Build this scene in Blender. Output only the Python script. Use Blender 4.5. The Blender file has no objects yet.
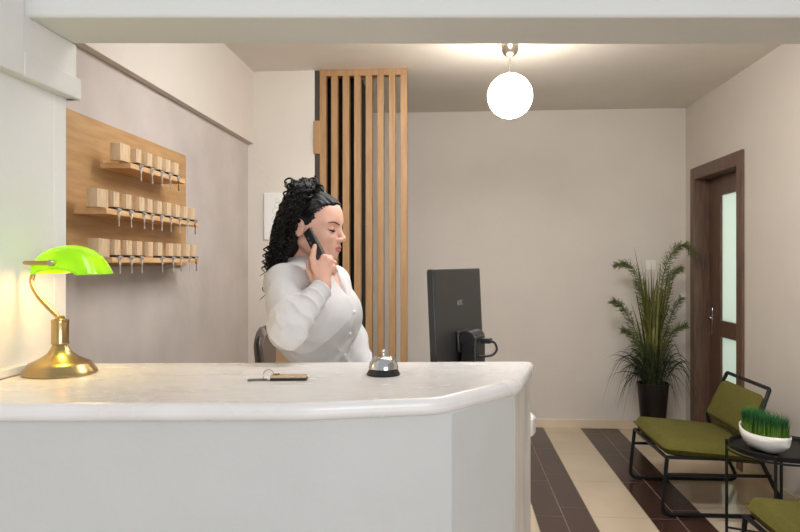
import bpy, math, random
import numpy as np
from mathutils import Vector, Matrix

random.seed(7)
rng = np.random.default_rng(7)
C = bpy.context.scene.collection
PI = math.pi
F = 692.0          # focal length in pixels at 800 wide
H = 1.36           # eye height
TH = math.radians(4.38)   # the room is turned by this angle to the camera
CT, ST = math.cos(TH), math.sin(TH)


def P(px, py, y):
    return Vector(((px - 400) / F * y, y, H + (262 - py) / F * y))


def RW(u, v, z=0.0):
    """room coordinates (u along the back wall, v into depth) to world"""
    return Vector((u * CT + v * ST, -u * ST + v * CT, z))


def lin(c):
    return tuple(((x / 255) / 12.92 if x / 255 <= .04045 else ((x / 255 + .055) / 1.055) ** 2.4) for x in c)


# ------------------------------------------------------------------ materials
def mat(name, rgb, rough=.5, metal=0.0, bump=0.0, bscale=60, var=0.0, vscale=6, stretch=(1, 1, 1), rgb2=None,
        spec=.5, coat=0.0, sheen=0.0, sss=0.0, coords='Object', rvar=0.0, detail=4):
    m = bpy.data.materials.new(name)
    m.use_nodes = True
    nt = m.node_tree
    b = nt.nodes['Principled BSDF']
    c = lin(rgb)
    b.inputs['Base Color'].default_value = (*c, 1)
    b.inputs['Roughness'].default_value = rough
    b.inputs['Metallic'].default_value = metal
    b.inputs['Specular IOR Level'].default_value = spec
    b.inputs['Coat Weight'].default_value = coat
    if sheen:
        b.inputs['Sheen Weight'].default_value = sheen
    if sss:
        b.inputs['Subsurface Weight'].default_value = sss
        b.inputs['Subsurface Radius'].default_value = (.012, .005, .003)
        b.inputs['Subsurface Scale'].default_value = 1
    tc = nt.nodes.new('ShaderNodeTexCoord')
    mp = nt.nodes.new('ShaderNodeMapping')
    mp.inputs['Scale'].default_value = stretch
    nt.links.new(tc.outputs[coords], mp.inputs['Vector'])
    if var or rgb2:
        n = nt.nodes.new('ShaderNodeTexNoise')
        n.inputs['Scale'].default_value = vscale
        n.inputs['Detail'].default_value = detail
        nt.links.new(mp.outputs['Vector'], n.inputs['Vector'])
        r = nt.nodes.new('ShaderNodeValToRGB')
        r.color_ramp.elements[0].position = .3
        r.color_ramp.elements[1].position = .7
        if rgb2:
            a, d = c, lin(rgb2)
        else:
            a = tuple(x * (1 - var) for x in c)
            d = tuple(min(1, x * (1 + var)) for x in c)
        r.color_ramp.elements[0].color = (*a, 1)
        r.color_ramp.elements[1].color = (*d, 1)
        nt.links.new(n.outputs['Fac'], r.inputs['Fac'])
        nt.links.new(r.outputs['Color'], b.inputs['Base Color'])
        if rvar:
            mr = nt.nodes.new('ShaderNodeMapRange')
            mr.inputs['To Min'].default_value = max(0, rough - rvar)
            mr.inputs['To Max'].default_value = min(1, rough + rvar)
            nt.links.new(n.outputs['Fac'], mr.inputs['Value'])
            nt.links.new(mr.outputs['Result'], b.inputs['Roughness'])
    if bump:
        n2 = nt.nodes.new('ShaderNodeTexNoise')
        n2.inputs['Scale'].default_value = bscale
        n2.inputs['Detail'].default_value = 5
        nt.links.new(mp.outputs['Vector'], n2.inputs['Vector'])
        bp = nt.nodes.new('ShaderNodeBump')
        bp.inputs['Strength'].default_value = bump
        bp.inputs['Distance'].default_value = .01
        nt.links.new(n2.outputs['Fac'], bp.inputs['Height'])
        nt.links.new(bp.outputs['Normal'], b.inputs['Normal'])
    return m


M = {}
M['wall'] = mat('wall_paint', (206, 198, 186), .85, bump=.10, bscale=40, var=.025, vscale=3)
M['wall_left'] = mat('left_wall_plaster', (184, 175, 167), .85, bump=.25, bscale=18, var=.10, vscale=3.5)
M['white_wall'] = mat('white_plaster', (230, 229, 224), .7, bump=.25, bscale=14, var=.015, vscale=4)
M['ceiling'] = mat('ceiling_paint', (226, 221, 212), .9, bump=.25, bscale=10, var=.03, vscale=2.5)
M['beam'] = mat('beam_paint', (232, 232, 226), .75, bump=.2, bscale=12, var=.012, vscale=3)
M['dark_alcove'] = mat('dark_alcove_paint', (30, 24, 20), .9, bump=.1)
M['counter_body'] = mat('counter_plaster', (209, 209, 204), .6, bump=.4, bscale=9, var=.02, vscale=5)
M['counter_top'] = mat('counter_stone', (246, 243, 238), .26, bump=.12, bscale=20, rgb2=(236, 231, 224), vscale=4,
                       stretch=(1, 3, 1), rvar=.08)
M['counter_end'] = mat('counter_end_plaster', (196, 187, 172), .7, bump=.5, bscale=25, rgb2=(222, 216, 204), vscale=14, stretch=(1, 1, .25))
M['tile_beige'] = mat('beige_tile', (200, 183, 158), .13, var=.05, vscale=3, rvar=.04)
M['tile_dark'] = mat('brown_tile', (60, 40, 33), .25, var=.16, vscale=4, rvar=.05)
M['grout'] = mat('grout', (150, 132, 114), .9)
M['skirting'] = mat('skirting_tile', (214, 196, 168), .25, var=.05, vscale=6)
M['oak'] = mat('oak_board', (184, 148, 100), .5, rgb2=(164, 124, 78), vscale=5, stretch=(6, 1, 9), bump=.08, bscale=30)
M['shelf_oak'] = mat('shelf_oak', (216, 178, 130), .5, rgb2=(194, 152, 102), vscale=9, stretch=(3, 1, 8))
M['block'] = mat('pale_wood', (214, 190, 156), .55, rgb2=(190, 160, 122), vscale=40, stretch=(2, 2, .25))
M['slat'] = mat('slat_wood', (166, 130, 86), .5, rgb2=(148, 111, 70), vscale=14, stretch=(4, 4, .3), bump=.03)
M['post'] = mat('dark_post', (62, 54, 50), .6)
M['brown_wood'] = mat('walnut', (112, 84, 66), .42, rgb2=(80, 58, 46), vscale=16, stretch=(5, 5, .35), bump=.04)
M['frost'] = mat('frosted_glass', (204, 222, 206), .35, spec=.4)
M['chrome'] = mat('chrome', (215, 215, 215), .14, metal=1)
M['nickel'] = mat('brushed_nickel', (190, 180, 165), .28, metal=1)
M['brass'] = mat('antique_brass', (188, 162, 112), .27, metal=1, var=.08, vscale=20)
M['black_metal'] = mat('black_steel', (13, 13, 14), .45, spec=.35)
M['black_plastic'] = mat('black_plastic', (34, 33, 33), .42)
M['monitor'] = mat('monitor_shell', (48, 47, 45), .42, bump=.02, bscale=400)
M['screen'] = mat('screen', (12, 12, 14), .12)
M['grey_mark'] = mat('grey_mark', (150, 148, 144), .4)
M['olive'] = mat('olive_fabric', (98, 93, 42), .95, bump=.35, bscale=420, var=.10, vscale=60, spec=.2)
M['pot'] = mat('pot_brown', (26, 18, 16), .45, spec=.3)
M['soil'] = mat('soil', (40, 32, 24), 1)
M['leaf_dark'] = mat('dark_leaf', (30, 42, 15), .55, var=.35, vscale=9)
M['leaf_yellow'] = mat('reed_leaf', (112, 108, 36), .5, rgb2=(74, 80, 26), vscale=9)
M['leaf_fern'] = mat('fern_leaf', (88, 94, 40), .55, var=.25, vscale=9)
M['grass'] = mat('wheatgrass', (12, 84, 26), .55, rgb2=(74, 140, 36), vscale=28)
def grass_mat():
    m = bpy.data.materials.new('wheatgrass_blades')
    m.use_nodes = True
    nt = m.node_tree
    b_ = nt.nodes['Principled BSDF']
    b_.inputs['Roughness'].default_value = .5
    tc = nt.nodes.new('ShaderNodeTexCoord')
    sx = nt.nodes.new('ShaderNodeSeparateXYZ')
    nz = nt.nodes.new('ShaderNodeTexNoise')
    nz.inputs['Scale'].default_value = 90
    ad = nt.nodes.new('ShaderNodeMath'); ad.operation = 'MULTIPLY_ADD'
    ad.inputs[1].default_value = .55
    r = nt.nodes.new('ShaderNodeValToRGB')
    r.color_ramp.elements[0].position = .25
    r.color_ramp.elements[0].color = (*lin((120, 160, 44)), 1)
    r.color_ramp.elements[1].position = .72
    r.color_ramp.elements[1].color = (*lin((8, 72, 34)), 1)
    e = r.color_ramp.elements.new(1.0)
    e.color = (*lin((70, 140, 60)), 1)
    nt.links.new(tc.outputs['Generated'], sx.inputs[0])
    nt.links.new(tc.outputs['Object'], nz.inputs['Vector'])
    nt.links.new(nz.outputs['Fac'], ad.inputs[0])
    ad2 = nt.nodes.new('ShaderNodeMath'); ad2.operation = 'MULTIPLY'
    ad2.inputs[1].default_value = .72
    nt.links.new(sx.outputs['Z'], ad2.inputs[0])
    nt.links.new(ad2.outputs[0], ad.inputs[2])
    nt.links.new(ad.outputs[0], r.inputs['Fac'])
    nt.links.new(r.outputs['Color'], b_.inputs['Base Color'])
    return m


M['grass'] = grass_mat()
M['ceramic'] = mat('white_ceramic', (228, 226, 218), .22)
M['skin'] = mat('skin', (226, 176, 152), .48, bump=.03, bscale=300, var=.03, vscale=18, sss=.12)
M['lips'] = mat('lips', (186, 114, 104), .42)
M['hair'] = mat('black_hair', (14, 11, 10), .5, spec=.3, var=.3, vscale=40)
M['lash'] = mat('lash', (24, 16, 14), .6)
M['brow'] = mat('brow', (52, 34, 27), .8)
M['eyewhite'] = mat('eye_white', (225, 218, 212), .25)
M['iris'] = mat('iris', (50, 32, 22), .2)
M['shirt'] = mat('white_shirt', (207, 204, 200), .9, bump=.55, bscale=13, stretch=(1.6, 1.6, .8))
M['trouser'] = mat('beige_trousers', (208, 180, 150), .85, bump=.15, bscale=60)
M['shoe'] = mat('shoe', (40, 34, 32), .4)
M['leather'] = mat('brown_leather', (92, 78, 68), .45, bump=.15, bscale=160)
M['phone'] = mat('phone_back', (46, 50, 56), .3)
M['paper'] = mat('paper', (222, 220, 214), .8)
M['ink'] = mat('ink', (150, 150, 146), .8)
M['switch'] = mat('switch_plastic', (224, 218, 208), .4)
M['darksteel'] = mat('worn_steel', (112, 104, 96), .4, metal=.8)
M['keysteel'] = mat('key_steel', (205, 198, 188), .45, metal=.6)
M['rust'] = mat('rust_tag', (110, 52, 34), .5)
M['twig'] = mat('dark_twig', (44, 34, 26), .8)


def frost_mat():
    m = bpy.data.materials.new('frosted_pane')
    m.use_nodes = True
    nt = m.node_tree
    b_ = nt.nodes['Principled BSDF']
    b_.inputs['Base Color'].default_value = (*lin((216, 226, 218)), 1)
    b_.inputs['Roughness'].default_value = .3
    t = nt.nodes.new('ShaderNodeBsdfTranslucent')
    t.inputs['Color'].default_value = (*lin((236, 246, 238)), 1)
    mx = nt.nodes.new('ShaderNodeMixShader')
    mx.inputs[0].default_value = .6
    nt.links.new(b_.outputs[0], mx.inputs[1])
    nt.links.new(t.outputs[0], mx.inputs[2])
    nt.links.new(mx.outputs[0], nt.nodes['Material Output'].inputs['Surface'])
    return m


M['frost'] = frost_mat()


def emit_mat(name, rgb, strength):
    m = bpy.data.materials.new(name)
    m.use_nodes = True
    b = m.node_tree.nodes['Principled BSDF']
    b.inputs['Base Color'].default_value = (.9, .9, .9, 1)
    b.inputs['Emission Color'].default_value = (*lin(rgb), 1)
    b.inputs['Emission Strength'].default_value = strength
    b.inputs['Roughness'].default_value = .25
    return m


M['globe'] = emit_mat('opal_glass_lit', (255, 244, 232), 30.0)


def shade_mat():
    m = bpy.data.materials.new('green_glass')
    m.use_nodes = True
    nt = m.node_tree
    b = nt.nodes['Principled BSDF']
    b.inputs['Base Color'].default_value = (*lin((138, 214, 20)), 1)
    b.inputs['Roughness'].default_value = .08
    b.inputs['Coat Weight'].default_value = .6
    t = nt.nodes.new('ShaderNodeBsdfTranslucent')
    t.inputs['Color'].default_value = (*lin((208, 250, 84)), 1)
    mx = nt.nodes.new('ShaderNodeMixShader')
    mx.inputs[0].default_value = .45
    nt.links.new(b.outputs[0], mx.inputs[1])
    nt.links.new(t.outputs[0], mx.inputs[2])
    nt.links.new(mx.outputs[0], nt.nodes['Material Output'].inputs['Surface'])
    return m


M['shade'] = shade_mat()


# ------------------------------------------------------------------ mesh building
class MB:
    def __init__(s):
        s.v, s.f, s.mi = [], [], []
        s.M = None
        s.cur = 0

    def add(s, vs, fs):
        n = len(s.v)
        for p in vs:
            p = Vector(p)
            s.v.append(s.M @ p if s.M else p)
        for f in fs:
            s.f.append([i + n for i in f])
            s.mi.append(s.cur)

    def box(s, x0, x1, y0, y1, z0, z1):
        s.add([(x0, y0, z0), (x1, y0, z0), (x1, y1, z0), (x0, y1, z0), (x0, y0, z1), (x1, y0, z1), (x1, y1, z1), (x0, y1, z1)],
              [(3, 2, 1, 0), (4, 5, 6, 7), (0, 1, 5, 4), (1, 2, 6, 5), (2, 3, 7, 6), (3, 0, 4, 7)])

    def prism(s, poly, z0, z1):
        n = len(poly)
        s.add([(x, y, z0) for x, y in poly] + [(x, y, z1) for x, y in poly],
              [list(range(n))[::-1], list(range(n, 2 * n))] + [(i, (i + 1) % n, n + (i + 1) % n, n + i) for i in range(n)])

    def lathe(s, prof, c=(0, 0, 0), seg=40, sx=1, sy=1):
        vs, fs = [], []
        n = len(prof)
        for k in range(seg):
            a = 2 * PI * k / seg
            for r, z in prof:
                vs.append((c[0] + r * math.cos(a) * sx, c[1] + r * math.sin(a) * sy, c[2] + z))
        for k in range(seg):
            k2 = (k + 1) % seg
            for i in range(n - 1):
                fs.append((k * n + i, k2 * n + i, k2 * n + i + 1, k * n + i + 1))
        if prof[0][0] > 1e-6:
            fs.append([k * n for k in range(seg)][::-1])
        if prof[-1][0] > 1e-6:
            fs.append([k * n + n - 1 for k in range(seg)])
        s.add(vs, fs)

    def tube(s, pts, r, sides=10, closed=False, cap=True):
        pts = [Vector(p) for p in pts]
        n = len(pts)
        rs = r if isinstance(r, (list, tuple)) else [r] * n
        T = []
        for i in range(n):
            a = pts[(i - 1) % n] if (closed or i > 0) else pts[i]
            b = pts[(i + 1) % n] if (closed or i < n - 1) else pts[i]
            d = b - a
            T.append(d.normalized() if d.length > 1e-9 else Vector((0, 0, 1)))
        up = Vector((0, 0, 1)) if abs(T[0].z) < .9 else Vector((1, 0, 0))
        nrm = (up - T[0] * up.dot(T[0])).normalized()
        vs, fs = [], []
        for i in range(n):
            nrm = nrm - T[i] * nrm.dot(T[i])
            nrm = nrm.normalized() if nrm.length > 1e-6 else T[i].orthogonal().normalized()
            bn = T[i].cross(nrm)
            for k in range(sides):
                a = 2 * PI * k / sides
                vs.append(pts[i] + (nrm * math.cos(a) + bn * math.sin(a)) * rs[i])
        m = n if closed else n - 1
        for i in range(m):
            j = (i + 1) % n
            for k in range(sides):
                k2 = (k + 1) % sides
                fs.append((i * sides + k, i * sides + k2, j * sides + k2, j * sides + k))
        if cap and not closed:
            fs.append(list(range(sides))[::-1])
            fs.append([(n - 1) * sides + k for k in range(sides)])
        s.add(vs, fs)

    def sphere(s, c, r, seg=24, rings=14):
        rx, ry, rz = r if isinstance(r, (tuple, list)) else (r, r, r)
        prof = [(max(1e-7, math.sin(PI * i / rings)), -math.cos(PI * i / rings)) for i in range(rings + 1)]
        n0 = len(s.v)
        sub = MB()
        sub.lathe([(a if 0 < i < rings else 1e-7, b) for i, (a, b) in enumerate(prof)], seg=seg)
        s.add([(c[0] + p.x * rx, c[1] + p.y * ry, c[2] + p.z * rz) for p in sub.v], sub.f)

    def build(s, name, mats, parent=None, loc=(0, 0, 0), rotz=0, smooth=True, bevel=0, bseg=2, angle=35):
        me = bpy.data.meshes.new(name)
        me.from_pydata([tuple(p) for p in s.v], [], s.f)
        if not isinstance(mats, (list, tuple)):
            mats = [mats]
        for m in mats:
            me.materials.append(m)
        if len(mats) > 1:
            me.polygons.foreach_set('material_index', s.mi)
        me.update()
        import bmesh
        bm = bmesh.new()
        bm.from_mesh(me)
        bmesh.ops.recalc_face_normals(bm, faces=bm.faces)
        bm.to_mesh(me)
        bm.free()
        if smooth:
            me.polygons.foreach_set('use_smooth', [True] * len(me.polygons))
            me.set_sharp_from_angle(angle=math.radians(angle))
        o = bpy.data.objects.new(name, me)
        C.objects.link(o)
        if parent:
            o.parent = parent
        o.location = loc
        o.rotation_euler.z = rotz
        if bevel:
            b = o.modifiers.new('bevel', 'BEVEL')
            b.width = bevel
            b.segments = bseg
            b.limit_method = 'ANGLE'
            b.angle_limit = math.radians(40)
            b.harden_normals = False
        return o


def arc(c, r, a0, a1, n, axis='xz'):
    out = []
    for i in range(n + 1):
        a = math.radians(a0 + (a1 - a0) * i / n)
        out.append((c[0] + r * math.cos(a), c[1], c[2] + r * math.sin(a)))
    return out


def fillet(pts, r, n=6, closed=False):
    pts = [Vector(p) for p in pts]
    out = []
    N = len(pts)
    for i in range(N):
        if not closed and i in (0, N - 1):
            out.append(pts[i])
            continue
        p, a, b = pts[i], pts[(i - 1) % N], pts[(i + 1) % N]
        da, db = (a - p), (b - p)
        rr = min(r, da.length * .48, db.length * .48)
        s, e = p + da.normalized() * rr, p + db.normalized() * rr
        for k in range(n + 1):
            t = k / n
            out.append(s * (1 - t) ** 2 + p * 2 * t * (1 - t) + e * t ** 2)
    return out


def smooth_path(pts, n=8):
    pts = [Vector(p) for p in pts]
    out = []
    for i in range(len(pts) - 1):
        p0 = pts[max(0, i - 1)]
        p1, p2 = pts[i], pts[i + 1]
        p3 = pts[min(len(pts) - 1, i + 2)]
        for k in range(n):
            t = k / n
            out.append(.5 * ((2 * p1) + (p2 - p0) * t + (2 * p0 - 5 * p1 + 4 * p2 - p3) * t * t + (3 * p1 - p0 - 3 * p2 + p3) * t ** 3))
    out.append(pts[-1])
    return out


def tag(o, label=None, cat=None, group=None, kind=None):
    if label:
        o['label'] = label
    if cat:
        o['category'] = cat
    if group:
        o['group'] = group
    if kind:
        o['kind'] = kind
    return o


def thing(name, label, cat, loc=(0, 0, 0), rotz=0, group=None, kind=None):
    o = bpy.data.objects.new(name, None)
    o.empty_display_size = .05
    C.objects.link(o)
    o.location = loc
    o.rotation_euler.z = rotz
    return tag(o, label, cat, group, kind)


def struct(o, label, cat):
    return tag(o, label, cat, None, 'structure')


# ------------------------------------------------------------------ the setting (room coordinates, turned by -TH)
UR, VB, UL, ZC = 1.88, 5.763, -1.34, 2.607
VP_ = 4.447      # partition wall behind the desk
U0 = -1.13       # near pier plane
VE = 1.946       # pier end
ROT = -TH


def room(mb, name, mats, label, cat, **k):
    return struct(mb.build(name, mats, rotz=ROT, **k), label, cat)


# floor: tiles laid one by one over a grout bed
fl = MB()
fl.cur = 2
fl.box(-2.2, 2.4, -1.2, VB + .1, -.06, -.0012)
G = .0024
stripes = []
u = -2.06
# period .6 : dark .44-.739 ; light .739-1.04 ; dark 1.04-1.334 ; light to the wall
offs = {}


def lay(u0, u1, v_off, mi, L=.61):
    fl.cur = mi
    k = math.floor((-1.2 - v_off) / L)
    while v_off + k * L < VB:
        a, b = max(-1.2, v_off + k * L), min(VB, v_off + (k + 1) * L)
        if b - a > .01:
            fl.add([(u0 + G, a + G, 0), (u1 - G, a + G, 0), (u1 - G, b - G, 0), (u0 + G, b - G, 0)], [(0, 1, 2, 3)])
        k += 1


x = .739 - .6 * 5
while x < 1.4:
    d0 = x - .30
    if d0 < 1.2:
        lay(d0, d0 + .15, 3.755, 1)
        lay(d0 + .15, d0 + .30, 3.895, 1)
        lay(d0 + .30, min(UR, d0 + .60), 3.76, 0)
    x += .6
lay(1.634, UR + .05, 3.4, 0)
floor = room(fl, 'floor', [M['tile_beige'], M['tile_dark'], M['grout']], 'glossy tiled floor of beige and dark brown stripes', 'floor', smooth=False)

b = MB(); b.box(UL - .4, UR + .3, VE + .05, VB + .2, ZC, ZC + .1)
room(b, 'ceiling', M['ceiling'], 'off white painted plaster ceiling with the globe lamp', 'ceiling', smooth=False)

b = MB(); b.box(UL - .02, UR + .3, VB, VB + .15, 0, ZC)
room(b, 'wall_back', M['wall'], 'beige painted back wall behind the potted plant', 'wall', smooth=False)
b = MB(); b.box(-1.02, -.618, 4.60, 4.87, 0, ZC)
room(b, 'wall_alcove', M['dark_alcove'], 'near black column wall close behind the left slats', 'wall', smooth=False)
b = MB(); b.box(UL - .15, UL, VE - .1, VB + .15, 0, ZC)
room(b, 'wall_left', M['wall_left'], 'greige textured wall behind the key board', 'wall', smooth=False)
b = MB(); b.box(UL - .05, -.898, VP_, VP_ + .12, 0, ZC)
room(b, 'wall_partition', M['wall'], 'beige partition wall with the small picture behind the woman', 'wall', smooth=False)
b = MB(); b.box(UL - .02, UL + .038, VE - .05, VP_ + .01, 2.134, ZC)
room(b, 'soffit', M['wall'], 'pale boxed soffit running along the top of the left wall', 'soffit', smooth=False)
DV0, DV1, DZ = 4.706, 5.535, 2.015
b = MB()
b.box(UR, UR + .16, -1.2, DV0, 0, ZC + .4); b.box(UR, UR + .16, DV1, VB + .1, 0, ZC + .4); b.box(UR, UR + .16, DV0, DV1, DZ, ZC + .4)
room(b, 'wall_right', M['wall'], 'beige right wall with the brown glazed door', 'wall', smooth=False)
b = MB(); b.box(U0 - .42, U0, .7, VE, 0, 3.0); b.box(U0 - .1, U0 + .002, 1.88, VE + .001, 1.07, 1.85)
room(b, 'wall_pier', M['white_wall'], 'white plaster pier at the left beside the desk lamp', 'wall', bevel=.006)

# beam across the opening (parallel to the picture plane in the photo)
b = MB(); b.prism([(-1.35, 1.807), (2.08, 1.807), (2.06, 2.045), (-1.38, 2.03)], 2.0, 3.0)
struct(b.build('beam', M['beam'], bevel=.008), 'wide white beam crossing above the reception counter', 'beam')
# moulding on the pier
b = MB()
b.box(U0 - .005, U0 + .032, 1.70, VE + .028, 1.838, 1.902)
b.box(U0 - .3, U0 + .02, VE - .002, VE + .028, 1.838, 1.902)
b.box(U0 - .005, U0 + .032, 1.50, 1.70, 1.838, 3.0)
b.box(U0 - .3, U0 + .024, 1.70, VE + .016, 1.90, 2.0)
room(b, 'trim_1', M['white_wall'], 'stepped white moulding at the top of the left pier', 'trim', bevel=.004)

# skirting
b = MB(); b.box(-.618, UR, VB - .012, VB, 0, .072)
room(b, 'baseboard_back', M['skirting'], 'beige tile skirting along the back wall', 'baseboard', bevel=.002)
b = MB(); b.box(UR - .012, UR, -1.0, DV0 - .075, 0, .072); b.box(UR - .012, UR, DV1 + .075, VB, 0, .072)
room(b, 'baseboard_right', M['skirting'], 'beige tile skirting along the right wall', 'baseboard', bevel=.002)

# door
door = thing('door_1', 'dark walnut door with two frosted panes in the right wall', 'door', RW(UR, (DV0 + DV1) / 2), ROT, kind='structure')
vm = (DV0 + DV1) / 2
hw = (DV1 - DV0) / 2
b = MB()
b.box(-.018, .0, -hw - .075, -hw, 0, 2.09); b.box(-.018, .0, hw, hw + .075, 0, 2.09); b.box(-.018, .0, -hw, hw, DZ, 2.09)
b.box(-.018, .14, -hw - .001, -hw + .018, 0, DZ); b.box(-.018, .14, hw - .018, hw + .001, 0, DZ); b.box(-.018, .14, -hw, hw, DZ - .018, DZ + .001)
b.build('door_frame', M['brown_wood'], door, bevel=.003)
b = MB()
LV0, LV1 = -hw + .02, hw - .02
g0, g1 = 4.93 - vm, 5.306 - vm
b.box(.10, .138, LV0, g0, .01, DZ - .02); b.box(.10, .138, g1, LV1, .01, DZ - .02)
b.box(.10, .138, g0, g1, 1.857, DZ - .02); b.box(.10, .138, g0, g1, .806, .926); b.box(.10, .138, g0, g1, .01, .20)
leaf = b.build('door_leaf', M['brown_wood'], door, bevel=.003)
for z0, z1 in ((.926, 1.857), (.20, .806)):
    b = MB(); b.box(.115, .123, g0 - .004, g1 + .004, z0 - .004, z1 + .004)
    b.build('pane', M['frost'], leaf, smooth=False)['label'] = 'pale green frosted glass pane'
b = MB()
hv = 5.462 - vm
b.box(.092, .10, hv - .014, hv + .014, .80, 1.01)
b.tube(fillet([(.096, hv, .94), (.05, hv, .94), (.05, hv - .11, .94)], .012), .008, 10)
tag(b.build('door_handle', M['chrome'], leaf, bevel=.002), 'chrome lever handle on a tall plate')

# slat screen
ss = thing('slat_screen', 'floor to ceiling screen of vertical wooden slats behind the woman', 'screen', RW(-.58, VP_ + .02), ROT)
u0 = -.863 + .58
W = .568
for i in range(8):
    a = u0 + i * (W - .042) / 7
    b = MB(); b.box(a, a + .042, -.03, .03, .05, ZC - .042)
    b.build('slat', M['slat'], ss, bevel=.0015)
b = MB(); b.box(u0, u0 + W, -.03, .03, ZC - .042, ZC)
b.build('top_rail', M['slat'], ss, bevel=.0015)
b = MB(); b.box(u0, u0 + W, -.03, .03, 0, .05)
b.build('bottom_rail', M['slat'], ss, bevel=.0015)
b = MB(); b.box(-.898 + .58, u0, -.012, .06, 0, ZC)
b.build('post', M['post'], ss)
b = MB(); b.box(-.902 + .58, u0 + .001, -.034, .0, 1.36 + 108 * 4.5 / F, 1.36 + 141 * 4.5 / F)
b.build('bracket', M['slat'], ss, bevel=.002)

# twig arrangement behind the slats
tw = thing('dried_branches', 'thin dark dried branches in a vase seen through the slats', 'branches', RW(-.581, 4.60))
b = MB(); b.lathe([(.028, 0), (.031, .05), (.033, .25), (.028, .45), (.024, .5), (.020, .5), (.026, .3), (.026, .04)], seg=24)
b.build('vase', M['post'], tw)
b = MB()
for k in range(4):
    p = [Vector((random.uniform(-.01, .01), random.uniform(-.01, .01), .06))]
    for j in range(24):
        p.append(p[-1] + Vector((random.uniform(-.012, .010) - .0012, random.uniform(-.010, .010), .055)))
    b.tube(smooth_path(p, 3), .004, 5)
b.build('branches', M['twig'], tw)

# picture on the partition
pc = P(277, 217, 4.51)
pic = thing('picture', 'small white sheet with a faint line drawing on the partition wall', 'picture', RW(-1.142, VP_ - .001, 1.505), ROT)
b = MB(); b.box(-.088, .088, -.014, 0, 0, .305)
b.build('frame', M['paper'], pic, bevel=.002)
b = MB(); b.box(-.078, .078, -.016, -.013, .01, .295)
b.cur = 1
for (cx, cz, r_) in ((.0, .255, .012), (.004, .225, .018), (-.004, .185, .022), (.002, .13, .03)):
    b.tube([(cx + r_ * 1.2 * math.cos(t / 14 * PI * 2), -.0162, cz + r_ * math.sin(t / 14 * PI * 2)) for t in range(14)], .0009, 4, closed=True)
for k in range(5):
    b.tube(smooth_path([(-.055 + .006 * k, -.0162, .04 + .008 * k), (-.02, -.0162, .07 + .01 * k), (.02, -.0162, .05 + .012 * k), (.055 - .005 * k, -.0162, .075 + .008 * k)], 6), .0009, 4)
b.build('sheet', [M['paper'], M['ink']], pic)

# light switch by the plant
sw = thing('light_switch', 'white square light switch on the back wall above the plant', 'switch', RW(1.213, VB, 1.336 - .039), ROT)
sw.location = RW(UR * 0 + (VB * math.tan(math.atan(250.7 / F) - TH)), VB, 1.297)
b = MB(); b.box(-.039, .039, -.009, 0, 0, .078); b.build('plate', M['switch'], sw, bevel=.003)
b = MB(); b.box(-.024, .024, -.013, -.008, .015, .063); b.build('rocker', M['switch'], sw, bevel=.002)

# globe pendant
gp = P(510, 96, 3.88)
gl = thing('globe_pendant', 'white glowing glass globe lamp hanging from the ceiling', 'lamp', (gp.x, gp.y, gp.z - .125))
zc_ = ZC - (gp.z - .125)
b = MB(); b.lathe([(.0, zc_ - .098), (.02, zc_ - .094), (.036, zc_ - .082), (.046, zc_ - .062), (.05, zc_ - .03), (.05, zc_)], seg=32)
b.build('canopy', M['nickel'], gl)
b = MB(); b.lathe([(.0055, .24), (.0055, zc_ - .09)], seg=12); b.lathe([(.03, .235), (.03, .25), (.012, .257), (.0056, .262)], seg=24)
b.build('stem', M['nickel'], gl)
b = MB(); b.sphere((0, 0, .125), .125, 48, 28)
b.build('globe', M['globe'], gl)

# ------------------------------------------------------------------ reception counter
ct = thing('reception_counter', 'white plastered reception counter with a thick rounded stone top', 'counter', (0, 0, 0))
b = MB()
b.prism([(-1.012, 1.44), (-.3, 1.447), (-.1, 1.463), (.113, 1.513), (.288, 1.735), (.25, 1.90), (-.977, 1.90)], 0, 1.04)
b.build('front_wall', M['counter_body'], ct, bevel=.012, bseg=4, angle=30)
b = MB(); b.prism([(.2875, 1.737), (.378, 2.0), (.2, 2.0), (.2, 1.75)], 0, 1.04)
b.build('end_panel', M['counter_end'], ct, bevel=.004)['label'] = 'rough unpainted end face'
b = MB()
b.prism([(-.972, 1.905), (-.968, 1.985), (.19, 1.99), (.19, 1.905)], 0, 1.04)
b.build('back_panel', M['counter_body'], ct)
b = MB()
top = fillet([(x, y, 0) for x, y in [(-1.016, 1.408), (-.2, 1.416), (.092, 1.474), (.302, 1.71), (.395, 2.03), (-.972, 1.99)]], .035, 5)
top = [(p.x, p.y) for p in top]
b.prism(top, 1.032, 1.07)
b.build('countertop', M['counter_top'], ct, bevel=.015, bseg=5)
b = MB(); b.box(U0, U0 + .016, 1.45, VE - .005, 1.07, 1.093)
room(b, 'trim_2', M['counter_top'], 'low stone strip along the pier on the counter', 'trim', bevel=.003)

# lower work surface behind the counter
wk = thing('work_desk', 'low white work desk behind the counter carrying the monitor', 'desk', (.2, 2.3, 0))
b = MB(); b.prism([(-.2, -.26), (.19, -.26), (.208, -.22), (.208, .32), (-.2, .32)],   .843, .897)
b.build('desktop', M['counter_top'], wk, bevel=.007, bseg=4)
b = MB(); b.box(-.18, -.14, -.24, .30, 0, .846); b.box(.14, .175, -.24, .30, 0, .846)
b.build('side_panel', M['counter_body'], wk)

# monitor
mn = Vector((.085, 2.1, 0)); mf = Vector((.285, 2.5, 0))
wd = (mf - mn).normalized()
ang = math.atan2(wd.y, wd.x)
mc = (mn + mf) / 2
mo = thing('monitor', 'black flat monitor seen from behind on the work desk', 'monitor', (mc.x + .012, mc.y, .8975), ang)
hwm = (mf - mn).length / 2 * .93
TL = Matrix.Rotation(math.radians(-2.6), 4, 'X')


def tilt(mb):
    mb.M = Matrix.Translation((0, 0, .1075)) @ TL
    return mb


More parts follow.
